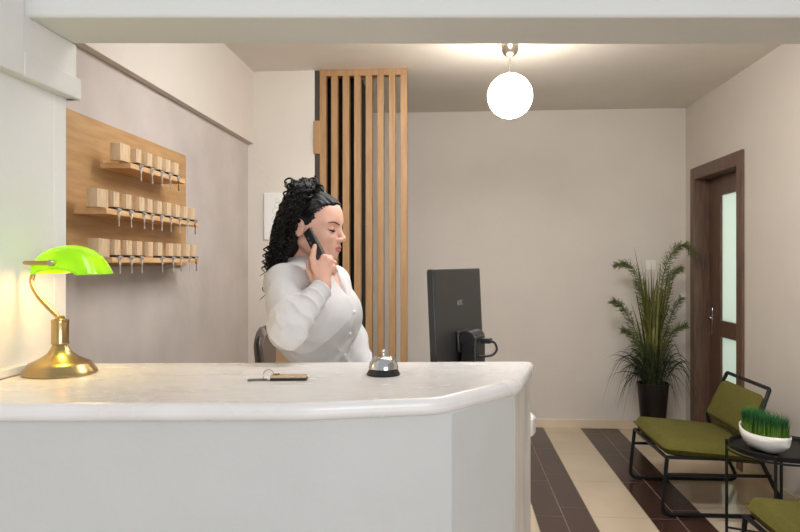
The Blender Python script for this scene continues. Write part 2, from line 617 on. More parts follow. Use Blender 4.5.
b = tilt(MB()); b.box(-hwm, hwm, -.012, .010, 0, .333)
b.build('back_shell', M['monitor'], mo, bevel=.004)
b = tilt(MB()); b.box(-hwm + .006, hwm - .006, .009, .0125, .008, .326)
b.build('display', M['screen'], mo)
b = MB()
b.M = Matrix.Translation((0, 0, .1075)) @ TL @ Matrix.Translation((0, -.013, 0))
b.box(-.05, .05, -.012, .002, .06, .13)
b.build('mount_plate', M['black_plastic'], mo, bevel=.006)
st = MB(); st.box(-.045, .045, -.076, -.022, 0, .222)
stand = st.build('stand', M['black_plastic'], mo, bevel=.006)
hb = MB()
hb.tube([(-.05, -.046, .212), (.05, -.046, .212)], .026, 20)
hb.build('hinge', M['black_plastic'], mo)
st = MB(); st.box(-.12, .12, -.11, .06, 0, .012)
st.build('stand_base', M['black_plastic'], mo, bevel=.004)
cb = MB()
cb.box(.0, .03, -.105, -.075, .196, .212)
pts = smooth_path([(.015, -.10, .204), (.015, -.118, .198), (.012, -.126, .178), (.0, -.118, .162), (-.01, -.095, .156), (-.02, -.06, .156)], 6)
cb.tube(pts, .0042, 8)
cb.build('cable', M['black_plastic'], mo, bevel=.001)
# maker's mark: three slanted capital letters
tx = bpy.data.curves.new('maker_mark', 'FONT')
tx.body = 'AOC'
tx.size = .024
tx.extrude = .0004
tx.align_x = 'CENTER'
to = bpy.data.objects.new('maker_mark', tx)
C.objects.link(to)
bpy.context.view_layer.update()
me = bpy.data.meshes.new_from_object(to.evaluated_get(bpy.context.evaluated_depsgraph_get()))
bpy.data.objects.remove(to)
tm = bpy.data.objects.new('maker_mark', me)
C.objects.link(tm)
me.materials.clear(); me.materials.append(M['grey_mark'])
tm.parent = mo
tm.matrix_local = Matrix.Translation((0, 0, .1075)) @ TL @ Matrix.Translation((0, -.0126, .212)) @ Matrix.Rotation(PI / 2, 4, 'X')
tm['label'] = 'small grey letters on the monitor back'

# desk bell
bp_ = P(383.5, 370.3, 1.78)
bell = thing('desk_bell', 'chrome desk bell with a black base on the counter', 'bell', (bp_.x, 1.78, 1.07))
b = MB(); b.lathe([(.0, .0), (.042, .0), (.0432, .003), (.041, .007), (.038, .012), (.036, .016), (.0, .016)], seg=40)
b.build('base', M['black_plastic'], bell)
b = MB()
b.lathe([(.037, .0155), (.0385, .017), (.038, .020), (.0355, .031), (.030, .040), (.021, .0465), (.010, .049), (.0, .0495)], seg=40)
b.build('dome', M['chrome'], bell)
b = MB(); b.lathe([(.0028, .048), (.0028, .056), (.0045, .058), (.005, .062), (.0035, .066), (.0, .067)], seg=16)
b.build('button', M['chrome'], bell)

# loose key and fob on the counter
kp = P(289, 379.5, 1.705)
kf = thing('room_key', 'room key on a wooden fob lying on the counter beside the bell', 'key', (kp.x, 1.705, 1.07), math.radians(2))
b = MB(); b.box(-.045, .046, -.017, .017, 0, .006); b.build('fob_back', M['black_plastic'], kf, bevel=.003)
b = MB(); b.box(-.044, .043, -.0165, .0165, .006, .012); b.build('fob', M['block'], kf, bevel=.002)
b = MB(); b.tube([(-.036, -.005, .0135), (-.024, .003, .0135)], .0022, 8); b.lathe([(.0, .012), (.005, .012), (.004, .0142), (0, .0145)], c=(-.034, 0, 0), seg=14)
b.build('eyelet', M['brass'], kf)
b = MB()
b.tube([(-.050 + .013 * math.cos(t / 20 * 2 * PI), -.004 + .010 * math.sin(t / 20 * 2 * PI), .0125 + .0115 * math.sin(t / 20 * 2 * PI)) for t in range(20)], .0010, 6, closed=True)
b.build('ring', M['darksteel'], kf)
b = MB(); b.tube([(-.060, -.012, .003), (-.098, -.018, .003)], .0028, 6)
b.box(-.064, -.052, -.017, -.005, .001, .0045); b.box(-.098, -.088, -.024, -.017, .0015, .0035)
b.build('key', M['darksteel'], kf)

# banker's lamp
LX, LY, LZ = -.884, 1.80, 1.07
lamp = thing('desk_lamp', 'brass desk lamp with a lit green glass shade', 'lamp', (LX, LY, LZ))
S = LY / F


def LP(px, py, dy=0.0):
    p = P(px, py, LY + dy)
    return (p.x - LX, dy, p.z - LZ)


b = MB()
b.lathe([(.0, 0), (.0895, 0), (.091, .004), (.0885, .010), (.085, .014), (.079, .025), (.075, .029), (.064, .034), (.046, .043), (.031, .054), (.023, .066), (.018, .078), (.0, .078)], seg=56)
b.build('base', M['brass'], lamp)
b = MB(); b.lathe([(.0, .077), (.0215, .077), (.0225, .080), (.0215, .084), (.0215, .132), (.0225, .136), (.021, .140), (.012, .143), (.010, .150), (.0, .151)], seg=32)
b.build('column', M['brass'], lamp)
arm = smooth_path([LP(61, 322), LP(58, 317), LP(48, 307), (LP(38, 296)), LP(32, 284), LP(33, 274), LP(36.5, 266.5)], 8)
b = MB(); b.tube(arm, .0062, 12); b.build('arm', M['brass'], lamp)
# green shade: rounded trough
prof = [(-38, 0), (-38, 5), (-36, 11), (-31, 18), (-23, 24), (-12, 27.5), (0, 28.5), (10, 27), (18, 23.5), (25, 18), (31, 10), (35, 3), (36.5, 0)]
prof = [(p.x, p.z) for p in smooth_path([(a * S * .86, 0, c * S) for a, c in prof], 3)]
sc = LP(74, 274)
b = MB()
NA, LEN = 40, .185
vs, fs = [], []
for i in range(NA + 1):
    t = -1 + 2 * i / NA
    t = math.sin(t * PI / 2)
    s = max(0.02, (1 - abs(t) ** 3.2)) ** (1 / 2.4)
    for a, c in prof:
        vs.append((sc[0] + a * (.55 + .45 * s), t * LEN / 2, sc[2] + c * s))
n = len(prof)
for i in range(NA):
    for k in range(n - 1):
        fs.append((i * n + k, i * n + k + 1, (i + 1) * n + k + 1, (i + 1) * n + k))
b.add(vs, fs)
sh = b.build('shade', M['shade'], lamp, angle=80)
so = sh.modifiers.new('solid', 'SOLIDIFY'); so.thickness = .003; so.offset = -1
kz = LP(52, 263, -LEN / 2)
b = MB()
yn, yf = -LEN / 2 - .004, LEN / 2 + .004
bx = LP(23, 264, -LEN / 2)[0]
path = fillet([(kz[0], yn, kz[2]), (bx, yn, kz[2]), (bx, yf, kz[2]), (kz[0], yf, kz[2])], .02)
b.tube(path, .0056, 10)
b.tube([(arm[-1].x, 0, arm[-1].z), (bx, 0, kz[2])], .0055, 10)
yoke = b.build('yoke', M['brass'], lamp)
for yy, d in ((yn, 1), (yf, -1)):
    b = MB(); b.tube([(kz[0], yy - .010 * d, kz[2]), (kz[0], yy - .004 * d, kz[2]), (kz[0], yy + .008 * d, kz[2])], [.006, .0085, .0085], 14)
    b.build('knob', M['nickel'], yoke)
b = MB(); b.tube([(sc[0], -.05, sc[2] + .03), (sc[0], .05, sc[2] + .03)], .012, 12)
b.build('bulb', emit_mat('bulb_lit', (255, 190, 120), 6), lamp)

# ------------------------------------------------------------------ key board on the left wall
BT = .02
kb = thing('key_board', 'oak board with three shelves of key blocks on the left wall', 'key rack', RW(UL, 2.8, 1.342), ROT)
KV = 2.8
b = MB(); b.box(0, BT, 2.16 - KV, 3.34 - KV, 0, 1.888 - 1.342)
b.build('backboard', M['oak'], kb, bevel=.002)
SH = [('top', 2.50, 3.03, 1.731), ('middle', 2.32, 3.20, 1.548), ('bottom', 2.36, 3.20, 1.377)]
for nm, a, c, z in SH:
    b = MB(); b.box(BT, BT + .12, a - KV, c - KV, z - .02 - 1.342, z - 1.342)
    b.build('shelf', M['shelf_oak'], kb, bevel=.0015)
UFRONT = UL + BT + .12


def v_of(px, u):
    return u / math.tan(math.atan((px - 400) / F) - TH)


def ordinal(i):
    return ['first', 'second', 'third', 'fourth', 'fifth', 'sixth', 'seventh', 'eighth', 'ninth', 'tenth'][i]


AX, BVV, HT = .018, .043, .060
fr = MB(); fr.box(-AX, 0, 0, BVV, .005, HT + .003)
fr = fr.build('block', M['block'], bevel=.0015)
ba = MB(); ba.box(-AX - .002, .009, -.004, BVV + .008, 0, .0085)
ba = ba.build('band', M['black_plastic'], bevel=.001)
ri = MB(); ri.tube([(.009, .021 + .009 * math.cos(t / 16 * 2 * PI), -.005 + .009 * math.sin(t / 16 * 2 * PI)) for t in range(16)], .0022, 6, closed=True)
ri.tube([(.010, .008 + .026 * t / 4, .001) for t in range(5)], .0036, 6)
ri = ri.build('ring', M['keysteel'])
ke = MB()
ke.lathe([(.0, -.0012), (.0085, -.0012), (.0085, .0012), (.0, .0012)], seg=16)
ke.M = None
kev = [(Vector((.009, .021, -.02)) + Vector((p.z, p.y, p.x))) for p in ke.v]
ke.v = kev
ke.box(.0075, .0105, .0192, .0228, -.060, -.026); ke.box(.008, .010, .0225, .027, -.058, -.048)
ke = ke.build('key', M['keysteel'])
wb = MB(); wb.box(-.04, 0, 0, .075, 0, HT + .004)
wb = wb.build('block', M['block'], bevel=.0015)
first = {'b': True}
protos = [fr, ba, ri, ke]


def key_block(v, z, label, parts, rust=False):
    t = thing('key_block', label, 'key block', RW(UFRONT - .006, v, z), ROT, None)
    for p in parts:
        c = p.copy()
        C.objects.link(c)
        c.parent = t
        if rust and p is ke:
            c.data = p.data.copy()
            c.data.materials.clear(); c.data.materials.append(M['rust'])
            c['label'] = 'rust brown key tag'
    return t


ROWS = [('top', 1.731, [109.8, 131.9, 143.4, 153.7, 162.3, 170.8], [16.5]),
        ('middle', 1.548, [86, 108.9, 121.7, 135.2, 143.6, 153.5, 163.0, 172.2, 180.3, 187.8], None),
        ('bottom', 1.377, [87.5, 110, 122.2, 132.8, 144.2, 154, 165.3, 173.4, 182.4, 189], None)]
for nm, z, pxs, _ in ROWS:
    n = len(pxs)
    for i, px in enumerate(pxs):
        if i == 0:
            v = v_of(px, UFRONT - .046)
            key_block(v, z, 'wide plain wooden block at the left end of the %s key shelf' % nm, [wb])
            continue
        v = v_of(px, UFRONT - .006 - AX)
        bare = (nm == 'bottom' and i == 4)
        if bare:
            key_block(v, z, 'wooden key block without a band, fifth from the left on the bottom shelf', [fr])
        elif i == n - 1:
            key_block(v, z, 'wooden key block at the right end of the %s shelf with a dark brown key' % nm, protos, rust=True)
        else:
            key_block(v, z, 'black banded wooden key block, %s from the left on the %s shelf' % (ordinal(i), nm), protos)
for p in protos + [wb]:
    bpy.data.objects.remove(p)

# ------------------------------------------------------------------ olive lounge chairs
def lounge(name, label, x0_, y0, grp):
    """chair facing -x; local origin at the middle of its floor footprint"""
    t = thing(name, label, 'chair', (x0_, y0, 0), math.radians(-3.8), grp)
    x0, x1 = -.335, .325
    for sy in (-.32, .32):
        b = MB()
        loop = fillet([(x0 + .03, sy, .312), (x0 - .0, sy, .011), (x1, sy, .011), (.13, sy, .41), (.242, sy * .88, .676)], .055, 7)
        b.tube(loop, .011, 10)
        fr_ = b.build('side_frame', M['black_metal'], t)
        b = MB(); b.tube([(x0 + .02, sy, .225), (.232, sy, .225)], .009, 8)
        b.build('side_rail', M['black_metal'], fr_)
    b = MB(); b.tube(fillet([(.230, -.2816, .647), (.243, -.2816, .680), (.243, .2816, .680), (.230, .2816, .647)], .05, 6), .011, 10)
    b.build('top_rail', M['black_metal'], t)
    b = MB()
    b.tube([(x0 + .03, -.32, .312), (x0 + .03, .32, .312)], .010, 8)
    b.tube([(.18, -.32, .312), (.18, .32, .312)], .010, 8)
    b.tube([(x0 + .03, -.305, .313), (.18, -.305, .306)], .010, 8); b.tube([(x0 + .03, .305, .313), (.18, .305, .306)], .010, 8)
    b.build('seat_frame', M['black_metal'], t)

    def cushion(L, Wd, T, puff, nm, loc, ry):
        m = MB()
        nx, ny = 22, 24
        for side in (1, -1):
            vs, fs = [], []
            for i in range(nx + 1):
                for j in range(ny + 1):
                    a, c = -1 + 2 * i / nx, -1 + 2 * j / ny
                    e = (max(0, 1 - abs(a) ** 12) * max(0, 1 - abs(c) ** 12)) ** .25
                    w = .0012 * math.sin(9 * a + 3 * c) * math.cos(7 * c)
                    k_ = 1 - .05 * (a * c) ** 6
                    vs.append((a * L / 2 * k_, c * Wd / 2 * k_, side * (T * .32 + (T * .18 + puff * (1 - a * a) * (1 - c * c)) ) * e + w * e))
            for i in range(nx):
                for j in range(ny):
                    q = (i * (ny + 1) + j, (i + 1) * (ny + 1) + j, (i + 1) * (ny + 1) + j + 1, i * (ny + 1) + j + 1)
                    fs.append(q if side > 0 else q[::-1])
            m.add(vs, fs)
        o = m.build(nm, M['olive'], t, loc=loc, angle=60)
        o.rotation_euler.y = ry
        # welt along the seam
        wv = MB()
        wv.tube(fillet([(-L / 2, -Wd / 2, 0), (L / 2, -Wd / 2, 0), (L / 2, Wd / 2, 0), (-L / 2, Wd / 2, 0)], .045, 5, closed=True), .003, 6, closed=True)
        wv.build('piping', M['olive'], o)
        return o
    cushion(.56, .66, .084, .014, 'seat_cushion', (-.038, 0, .340), math.radians(4.8))
    # back cushion stands between the uprights
    cushion(.235, .53, .05, .012, 'back_cushion', (.170, 0, .530), math.radians(-64))
    return t


lounge('lounge_chair', 'olive green lounge chair on black tube legs beside the door', 1.753, 3.997, 'olive lounge chairs')
lounge('lounge_chair', 'olive green lounge chair partly in the bottom right corner of the photo', 1.708, 2.515, 'olive lounge chairs')

# ------------------------------------------------------------------ tray table and bowl
TC = (1.85, 3.35)
TZ = .455
tb = thing('tray_table', 'round black metal tray table between the olive chairs', 'table', (*TC, 0))
TR = .237
b = MB(); b.lathe([(0, TZ - .006), (TR - .004, TZ - .006), (TR, TZ - .003), (TR + .001, TZ + .017), (TR - .002, TZ + .019), (TR - .004, TZ + .016), (TR - .006, TZ), (0, TZ)], seg=72)
b.build('tray', M['black_metal'], tb)
for d in (62, 150, 235, 325):
    a = math.radians(d)
    b = MB(); b.tube([((TR + .007) * math.cos(a), (TR + .007) * math.sin(a), 0), ((TR + .007) * math.cos(a), (TR + .007) * math.sin(a), TZ + .018)], .0075, 8)
    b.build('leg', M['black_metal'], tb)
b = MB()
for d0, d1 in ((62, 235), (150, 325)):
    a, c = math.radians(d0), math.radians(d1)
    b = MB()
    b.tube([((TR + .006) * math.cos(a), (TR + .006) * math.sin(a), .03), (0, 0, .03), ((TR + .006) * math.cos(c), (TR + .006) * math.sin(c), .03)], .006, 8)
    b.build('cross_brace', M['black_metal'], tb)
b = MB()
b.tube([((TR + .007) * math.cos(2 * PI * k / 60), (TR + .007) * math.sin(2 * PI * k / 60), TZ - .012) for k in range(60)], .005, 6, closed=True)
b.build('ring', M['black_metal'], tb)

A0 = Vector((1.718, 3.455, 0)); A1 = Vector((1.782, 3.19, 0))
bc = (A0 + A1) / 2
ba_ = math.atan2((A1 - A0).y, (A1 - A0).x)
bw = thing('grass_bowl', 'white boat shaped bowl of green grass on the tray table', 'planter', (bc.x, bc.y, TZ + .001), ba_)
b = MB()
NB, NP = 36, 14
vs, fs = [], []
LB = .146
for i in range(NB + 1):
    t = -1 + 2 * i / NB
    t = math.sin(t * PI / 2)
    wdt = .068 * max(0.0, 1 - abs(t) ** 2.3) ** .62 + .0005
    rim = .085 + .026 * (t * t if t < 0 else .35 * t * t)
    bot = .075 * max(0, abs(t) - .28) ** 1.6 * 1.15
    bot = min(bot, rim - .004)
    for k in range(NP + 1):
        q = -1 + 2 * k / NP
        ang_ = q * PI / 2
        yy = wdt * math.sin(ang_)
        zz = bot + (rim - bot) * (1 - math.cos(ang_) ** .75 if abs(q) < 1 else 1)
        vs.append((t * LB, yy, zz))
for i in range(NB):
    for k in range(NP):
        a = i * (NP + 1) + k
        fs.append((a, a + 1, a + NP + 2, a + NP + 1))
b.add(vs, fs)
bo = b.build('bowl', M['ceramic'], bw, angle=80)
so = bo.modifiers.new('solid', 'SOLIDIFY'); so.thickness = .005; so.offset = 1
b = MB()
sv = []
for i in range(25):
    a = 2 * PI * i / 24
    sv.append((math.cos(a) * LB * .86, math.sin(a) * .055, .076))
b.add(sv[:24], [list(range(24))])
b.build('soil', M['soil'], bw)
b = MB()


def blade(mb, base, tip, mid, w, n=4):
    base, tip, mid = Vector(base), Vector(tip), Vector(mid)
    d = (tip - base)
    side = d.cross(Vector((random.uniform(-1, 1), random.uniform(-1, 1), .2)))
    side = side.normalized() if side.length > 1e-6 else Vector((1, 0, 0))
    vs, fs = [], []
    for i in range(n + 1):
        t = i / n
        p = base * (1 - t) ** 2 + mid * 2 * t * (1 - t) + tip * t * t
        ww = w * (1 - t ** 2.2) * (.6 + .8 * t if t < .5 else 1) + .0002
        vs += [p - side * ww, p + side * ww]
    for i in range(n):
        fs.append((2 * i, 2 * i + 1, 2 * i + 3, 2 * i + 2))
    mb.add(vs, fs)


for k in range(1500):
    t = random.uniform(-.84, .84)
    wdt = .056 * max(0, 1 - abs(t) ** 2.3) ** .62
    yy = random.uniform(-1, 1) * wdt
    h = random.uniform(.075, .118) - .008 * t
    p = Vector((t * LB, yy, .076))
    tip = p + Vector((random.uniform(-.014, .014), random.uniform(-.014, .014), h))
    md = p + Vector((random.uniform(-.006, .006), random.uniform(-.006, .006), h * .55))
    blade(b, p, tip, md, random.uniform(.0012, .002), 3)
b.build('grass', M['grass'], bw)

# ------------------------------------------------------------------ potted plant in the corner
pt = thing('potted_plant', 'tall feathery plant in a dark brown pot in the back corner', 'plant', (1.945, 5.32, 0))
b = MB(); b.lathe([(0, 0), (.078, 0), (.082, .006), (.116, .415), (.120, .425), (.119, .432), (.108, .432), (.105, .40), (0, .40)], seg=48)
b.build('pot', M['pot'], pt)
b = MB(); b.lathe([(0, .402), (.104, .402), (.0, .412)], seg=24); b.build('soil', M['soil'], pt)
b = MB()
for k in range(270):
    a = random.uniform(0, 2 * PI)
    r0 = random.uniform(0, .08)
    p = Vector((r0 * math.cos(a), r0 * math.sin(a), .405))
    out = random.uniform(.10, .37)
    up = random.uniform(.16, .42) * (1.0 if out < .25 else .85)
    a2 = a + random.uniform(-.4, .4)
    droop = random.uniform(-.02, .36) * (out / .25)
    d = Vector((math.cos(a2), math.sin(a2), 0))
    if d.y > 0:
        d.y *= .7
    if d.x > 0:
        d.x *= .82
    md = p + d * out * .5 + Vector((0, 0, up * 1.5))
    tip = p + d * out + Vector((0, 0, up * .8 - droop))
    blade(b, p, tip, md, random.uniform(.0028, .0054), 9)
b.build('grass_blades', M['leaf_dark'], pt)
b = MB()
for k in range(64):
    a = random.uniform(0, 2 * PI)
    r0 = random.uniform(0, .05)
    p = Vector((r0 * math.cos(a), r0 * math.sin(a), .405))
    lean = random.gauss(0, .05)
    hgt = random.uniform(.55, .98)
    tip = p + Vector((lean * 1.5, random.uniform(-.08, .06), hgt))
    md = p + Vector((lean * .3, 0, hgt * .6))
    blade(b, p, tip, md, random.uniform(.007, .0135), 9)
for (tx_, tz_) in ((-.135, 1.485), (-.10, 1.38), (.15, 1.40), (.19, 1.33), (.12, 1.30), (-.06, 1.28)):
    p = Vector((random.uniform(-.03, .03), random.uniform(-.03, .03), .405))
    blade(b, p, Vector((tx_, random.uniform(-.06, .04), tz_)), Vector((tx_ * .25, 0, .9)), .011, 10)
b.build('tall_leaves', M['leaf_yellow'], pt)
b = MB()
for k in range(16):
    p = Vector((random.uniform(-.03, .03), random.uniform(-.03, .03), .405))
    b.tube(smooth_path([p, p + Vector((random.uniform(-.03, .03), 0, .3)), p + Vector((random.uniform(-.1, .1), random.uniform(-.05, .05), random.uniform(.5, .75)))], 6), .0032, 5)
b.build('stems', M['twig'], pt)


def frond(pts):
    mb = MB()
    path = smooth_path(pts, 10)
    n = len(path)
    mb.tube(path, [.004 * (1 - .7 * i / n) for i in range(n)], 5)
    for i in range(int(n * .22), n):
        for rep in range(5):
            for s in (-1, 1):
                t = (path[min(n - 1, i + 1)] - path[i - 1]).normalized()
                sd = Vector((random.uniform(-1, 1), random.uniform(-1, 1), random.uniform(-.5, .5)))
                sd = (sd - t * sd.dot(t)).normalized()
                L = random.uniform(.03, .095) * (1.1 - .4 * i / n)
                tip = path[i] + (sd * .9 + t * .8).normalized() * L + Vector((0, 0, -.008))
                blade(mb, path[i], tip, (path[i] + tip) / 2 + Vector((0, 0, .006)), .0021, 2)
                for q in range(4):
                    m_ = path[i].lerp(tip, random.uniform(.4, .9))
                    blade(mb, m_, m_ + Vector((random.uniform(-.014, .014), random.uniform(-.014, .014), random.uniform(-.01, .014))), m_ + Vector((0, 0, .003)), .0024, 1)
    return mb


FR = [[(-.02, 0, .405), (-.05, 0, .85), (-.12, -.02, 1.22), (-.20, -.03, 1.34), (-.285, -.04, 1.34)],
      [(-.02, 0, .405), (-.10, -.02, .72), (-.19, -.04, .92), (-.26, -.05, 1.02), (-.315, -.05, 1.06)],
      [(.02, 0, .405), (.03, 0, .9), (.07, -.03, 1.27), (.14, -.05, 1.44), (.215, -.06, 1.49), (.285, -.07, 1.425)],
      [(.02, 0, .405), (.06, 0, .8), (.10, -.03, 1.12), (.13, -.03, 1.26), (.19, -.04, 1.31)],
      [(.02, .0, .405), (.08, -.02, .68), (.14, -.04, .83), (.22, -.06, .88)],
      [(.0, .0, .405), (.0, .02, .8), (-.06, .03, 1.05), (-.1, .04, 1.2)],
      [(.03, .0, .405), (.08, .0, .7), (.13, -.02, .95), (.20, -.03, 1.08)],
      [(-.03, .0, .405), (-.09, .0, .65), (-.17, -.03, .80), (-.24, -.04, .84)]]
for f in FR:
    frond(f).build('fern_frond', M['leaf_fern'], pt)

# ------------------------------------------------------------------ office chair behind the woman
oc = thing('office_chair', 'brown office chair with black rim behind the woman', 'chair', (-.30, 2.95, 0), math.radians(-40))
b = MB()
# local: chair faces +x ; back rest at x ~ -.22
vs, fs = [], []
nu, nv = 30, 16
for i in range(nu + 1):
    for j in range(nv + 1):
        s, c = i / nu, -1 + 2 * j / nv
        hw_ = .215 * (1 - .10 * s ** 3) * (1 - .22 * (max(0, s - .80) / .20) ** 2.2)
        y = c * hw_
        z = .56 + .545 * s - .05 * max(0, (s - .8) / .2) * c * c
        x_ = -.07 - .2 * s - .02 * math.sin(PI * s) + .05 * c * c
        vs.append((x_, y, z))
for i in range(nu):
    for j in range(nv):
        a = i * (nv + 1) + j
        fs.append((a, a + 1, a + nv + 2, a + nv + 1))
b.add(vs, fs)
bk = b.build('backrest', M['leather'], oc, angle=80)
so = bk.modifiers.new('solid', 'SOLIDIFY'); so.thickness = .045; so.offset = -1
bv = bk.modifiers.new('bev', 'BEVEL'); bv.width = .016; bv.segments = 3
edge = [vs[i * (nv + 1)] for i in range(nu + 1)] + [vs[nu * (nv + 1) + j] for j in range(1, nv + 1)] + [vs[i * (nv + 1) + nv] for i in range(nu - 1, -1, -1)]
b = MB(); b.tube([(p[0] - .025, p[1], p[2]) for p in edge], .0125, 12)
b.build('rim', M['black_plastic'], bk)
b = MB(); b.box(-.2, .26, -.23, .23, .43, .50); b.build('seat', M['leather'], oc, bevel=.03, bseg=4)
b = MB(); b.tube([(-.26, 0, .72), (-.27, 0, .5), (-.1, 0, .41), (0, 0, .41)], .02, 10); b.build('back_support', M['black_plastic'], oc)
b = MB(); b.lathe([(.028, .09), (.028, .43)], seg=16); b.build('gas_lift', M['black_plastic'], oc)
for k in range(5):
    a = 2 * PI * k / 5 + .3
    b = MB(); b.tube([(0, 0, .10), (.27 * math.cos(a), .27 * math.sin(a), .07)], [.026, .016], 8)
    lg = b.build('leg', M['black_plastic'], oc)
    b = MB(); b.tube([(.27 * math.cos(a) - .012 * math.sin(a), .27 * math.sin(a) + .012 * math.cos(a), .027), (.27 * math.cos(a) + .012 * math.sin(a), .27 * math.sin(a) - .012 * math.cos(a), .027)], .027, 14)
    b.tube([(.27 * math.cos(a), .27 * math.sin(a), .04), (.27 * math.cos(a), .27 * math.sin(a), .075)], .008, 8)
    b.build('caster', M['black_plastic'], lg)

#@@PERSON@@
# ------------------------------------------------------------------ the receptionist
def A3(v):
    return np.array(v, dtype=np.float32)


def ell(p, c, r):
    q = p - A3(c)
    r = A3(r)
    k0 = np.sqrt(((q / r) ** 2).sum(1)) + 1e-9
    k1 = np.sqrt(((q / (r * r)) ** 2).sum(1)) + 1e-9
    return k0 * (k0 - 1) / k1


def cap(p, a, b, ra, rb=None):
    rb = ra if rb is None else rb
    a, b = A3(a), A3(b)
    d = b - a
    q = p - a
    h = np.clip((q @ d) / max(1e-12, float(d @ d)), 0, 1)
    return np.sqrt(((q - h[:, None] * d) ** 2).sum(1)) - (ra + (rb - ra) * h)


def smin(a, b, k):
    h = np.clip(.5 + .5 * (b - a) / k, 0, 1)
    return b + (a - b) * h - k * h * (1 - h)


def smax(a, b, k):
    return -smin(-a, -b, k)


def sdf_mesh(fn, lo, hi, h, name, mats, parent=None, classify=None, relax=1):
    """surface nets over the blocks near the surface"""
    lo, hi = np.array(lo, float), np.array(hi, float)
    B = 8
    nb = np.ceil((hi - lo) / (h * B)).astype(int)
    n = nb * B
    bi = np.stack(np.meshgrid(*[np.arange(k) for k in nb], indexing='ij'), -1).reshape(-1, 3)
    cen = (lo + (bi + .5) * B * h).astype(np.float32)
    dc = np.concatenate([fn(cen[i:i + 200000]) for i in range(0, len(cen), 200000)])
    D = np.repeat(np.repeat(np.repeat(dc.reshape(nb), B, 0), B, 1), B, 2).astype(np.float32)
    act = bi[np.abs(dc) < B * h * .9 + .022]
    off = np.stack(np.meshgrid(*[np.arange(B)] * 3, indexing='ij'), -1).reshape(-1, 3)
    for i in range(0, len(act), 500):
        ix = (act[i:i + 500, None, :] * B + off[None]).reshape(-1, 3)
        D[ix[:, 0], ix[:, 1], ix[:, 2]] = fn((lo + (ix + .5) * h).astype(np.float32))
    S = D < 0
    a = np.zeros(tuple(n - 1), np.uint8)
    for dx in (0, 1):
        for dy in (0, 1):
            for dz in (0, 1):
                a += S[dx:n[0] - 1 + dx, dy:n[1] - 1 + dy, dz:n[2] - 1 + dz]
    cells = np.argwhere((a > 0) & (a < 8))
    idx = -np.ones(tuple(n - 1), np.int32)
    idx[cells[:, 0], cells[:, 1], cells[:, 2]] = np.arange(len(cells))
    acc = np.zeros((len(cells), 3))
    cnt = np.zeros(len(cells))
    cor = [(x, y, z) for x in (0, 1) for y in (0, 1) for z in (0, 1)]
    for c0 in cor:
        for ax in range(3):
            if c0[ax]:
                continue
            c1 = list(c0); c1[ax] = 1
            q0, q1 = cells + c0, cells + c1
            d0 = D[q0[:, 0], q0[:, 1], q0[:, 2]]; d1 = D[q1[:, 0], q1[:, 1], q1[:, 2]]
            m = (d0 < 0) != (d1 < 0)
            t = np.where(m, d0 / np.where(m, d0 - d1, 1), 0)
            pt = np.array(c0, float)[None] + np.zeros((len(cells), 3))
            pt[:, ax] += t
            acc[m] += pt[m]; cnt[m] += 1
    V = lo + (cells + acc / cnt[:, None] + .5) * h
    quads = []
    for ax in range(3):
        sl0 = [slice(1, n[k] - 1) for k in range(3)]
        sl1 = list(sl0)
        sl0[ax] = slice(0, n[ax] - 1); sl1[ax] = slice(1, n[ax])
        e = np.argwhere(S[tuple(sl0)] != S[tuple(sl1)])
        base = np.array([1, 1, 1]); base[ax] = 0
        e = e + base
        flip = S[e[:, 0], e[:, 1], e[:, 2]]
        u_, v_ = (ax + 1) % 3, (ax + 2) % 3
        q = []
        for du, dv in ((0, 0), (-1, 0), (-1, -1), (0, -1)):
            g = e.copy(); g[:, u_] += du; g[:, v_] += dv
            q.append(idx[g[:, 0], g[:, 1], g[:, 2]])
        q = np.stack(q, 1)
        q[~flip] = q[~flip][:, ::-1]
        quads.append(q)
    Q = np.concatenate(quads)
    Q = Q[(Q >= 0).all(1)]
    # light smoothing of the vertices along the quads
    for _ in range(relax):
        s = np.zeros_like(V); c = np.zeros(len(V))
        for k in range(4):
            np.add.at(s, Q[:, k], V[Q[:, (k + 1) % 4]]); np.add.at(c, Q[:, k], 1)
        V = V * .5 + .5 * s / np.maximum(c, 1)[:, None]
    me = bpy.data.meshes.new(name)
    me.vertices.add(len(V)); me.vertices.foreach_set('co', V.astype(np.float32).ravel())
    me.loops.add(len(Q) * 4); me.loops.foreach_set('vertex_index', Q.astype(np.int32).ravel())
    me.polygons.add(len(Q)); me.polygons.foreach_set('loop_start', np.arange(0, len(Q) * 4, 4, dtype=np.int32))
    me.polygons.foreach_set('loop_total', np.full(len(Q), 4, np.int32))
    for m in mats:
        me.materials.append(m)
    if classify is not None:
        me.polygons.foreach_set('material_index', classify(V[Q].mean(1)).astype(np.int32))
    me.polygons.foreach_set('use_smooth', np.ones(len(Q), bool))
    me.update(calc_edges=True)
    me.validate()
    o = bpy.data.objects.new(name, me)
    C.objects.link(o)
    if parent:
        o.parent = parent
    return o


PX, PY = -.285, 2.28
woman = thing('person', 'woman with curly black hair in a white blouse holding a phone to her ear', 'person', (PX, PY, 0))
# --- head frame
HC = A3(P(312.0, 228.5, PY))
ya, pi_, ro = math.radians(-16), math.radians(5), math.radians(0)
HR = (Matrix.Rotation(ya, 3, 'Z') @ Matrix.Rotation(pi_, 3, 'Y'))
HRn = np.array(HR, dtype=np.float32)
HS = 1.03


def hl(p):
    q = ((p - HC) @ HRn) / HS
    q[:, 2] = np.where(q[:, 2] < 0, q[:, 2] / .86, q[:, 2])
    return q


def hw_pt(q):
    q = Vector(q)
    if q.z < 0:
        q.z *= .86
    return Vector(HC) + HR @ (q * HS)


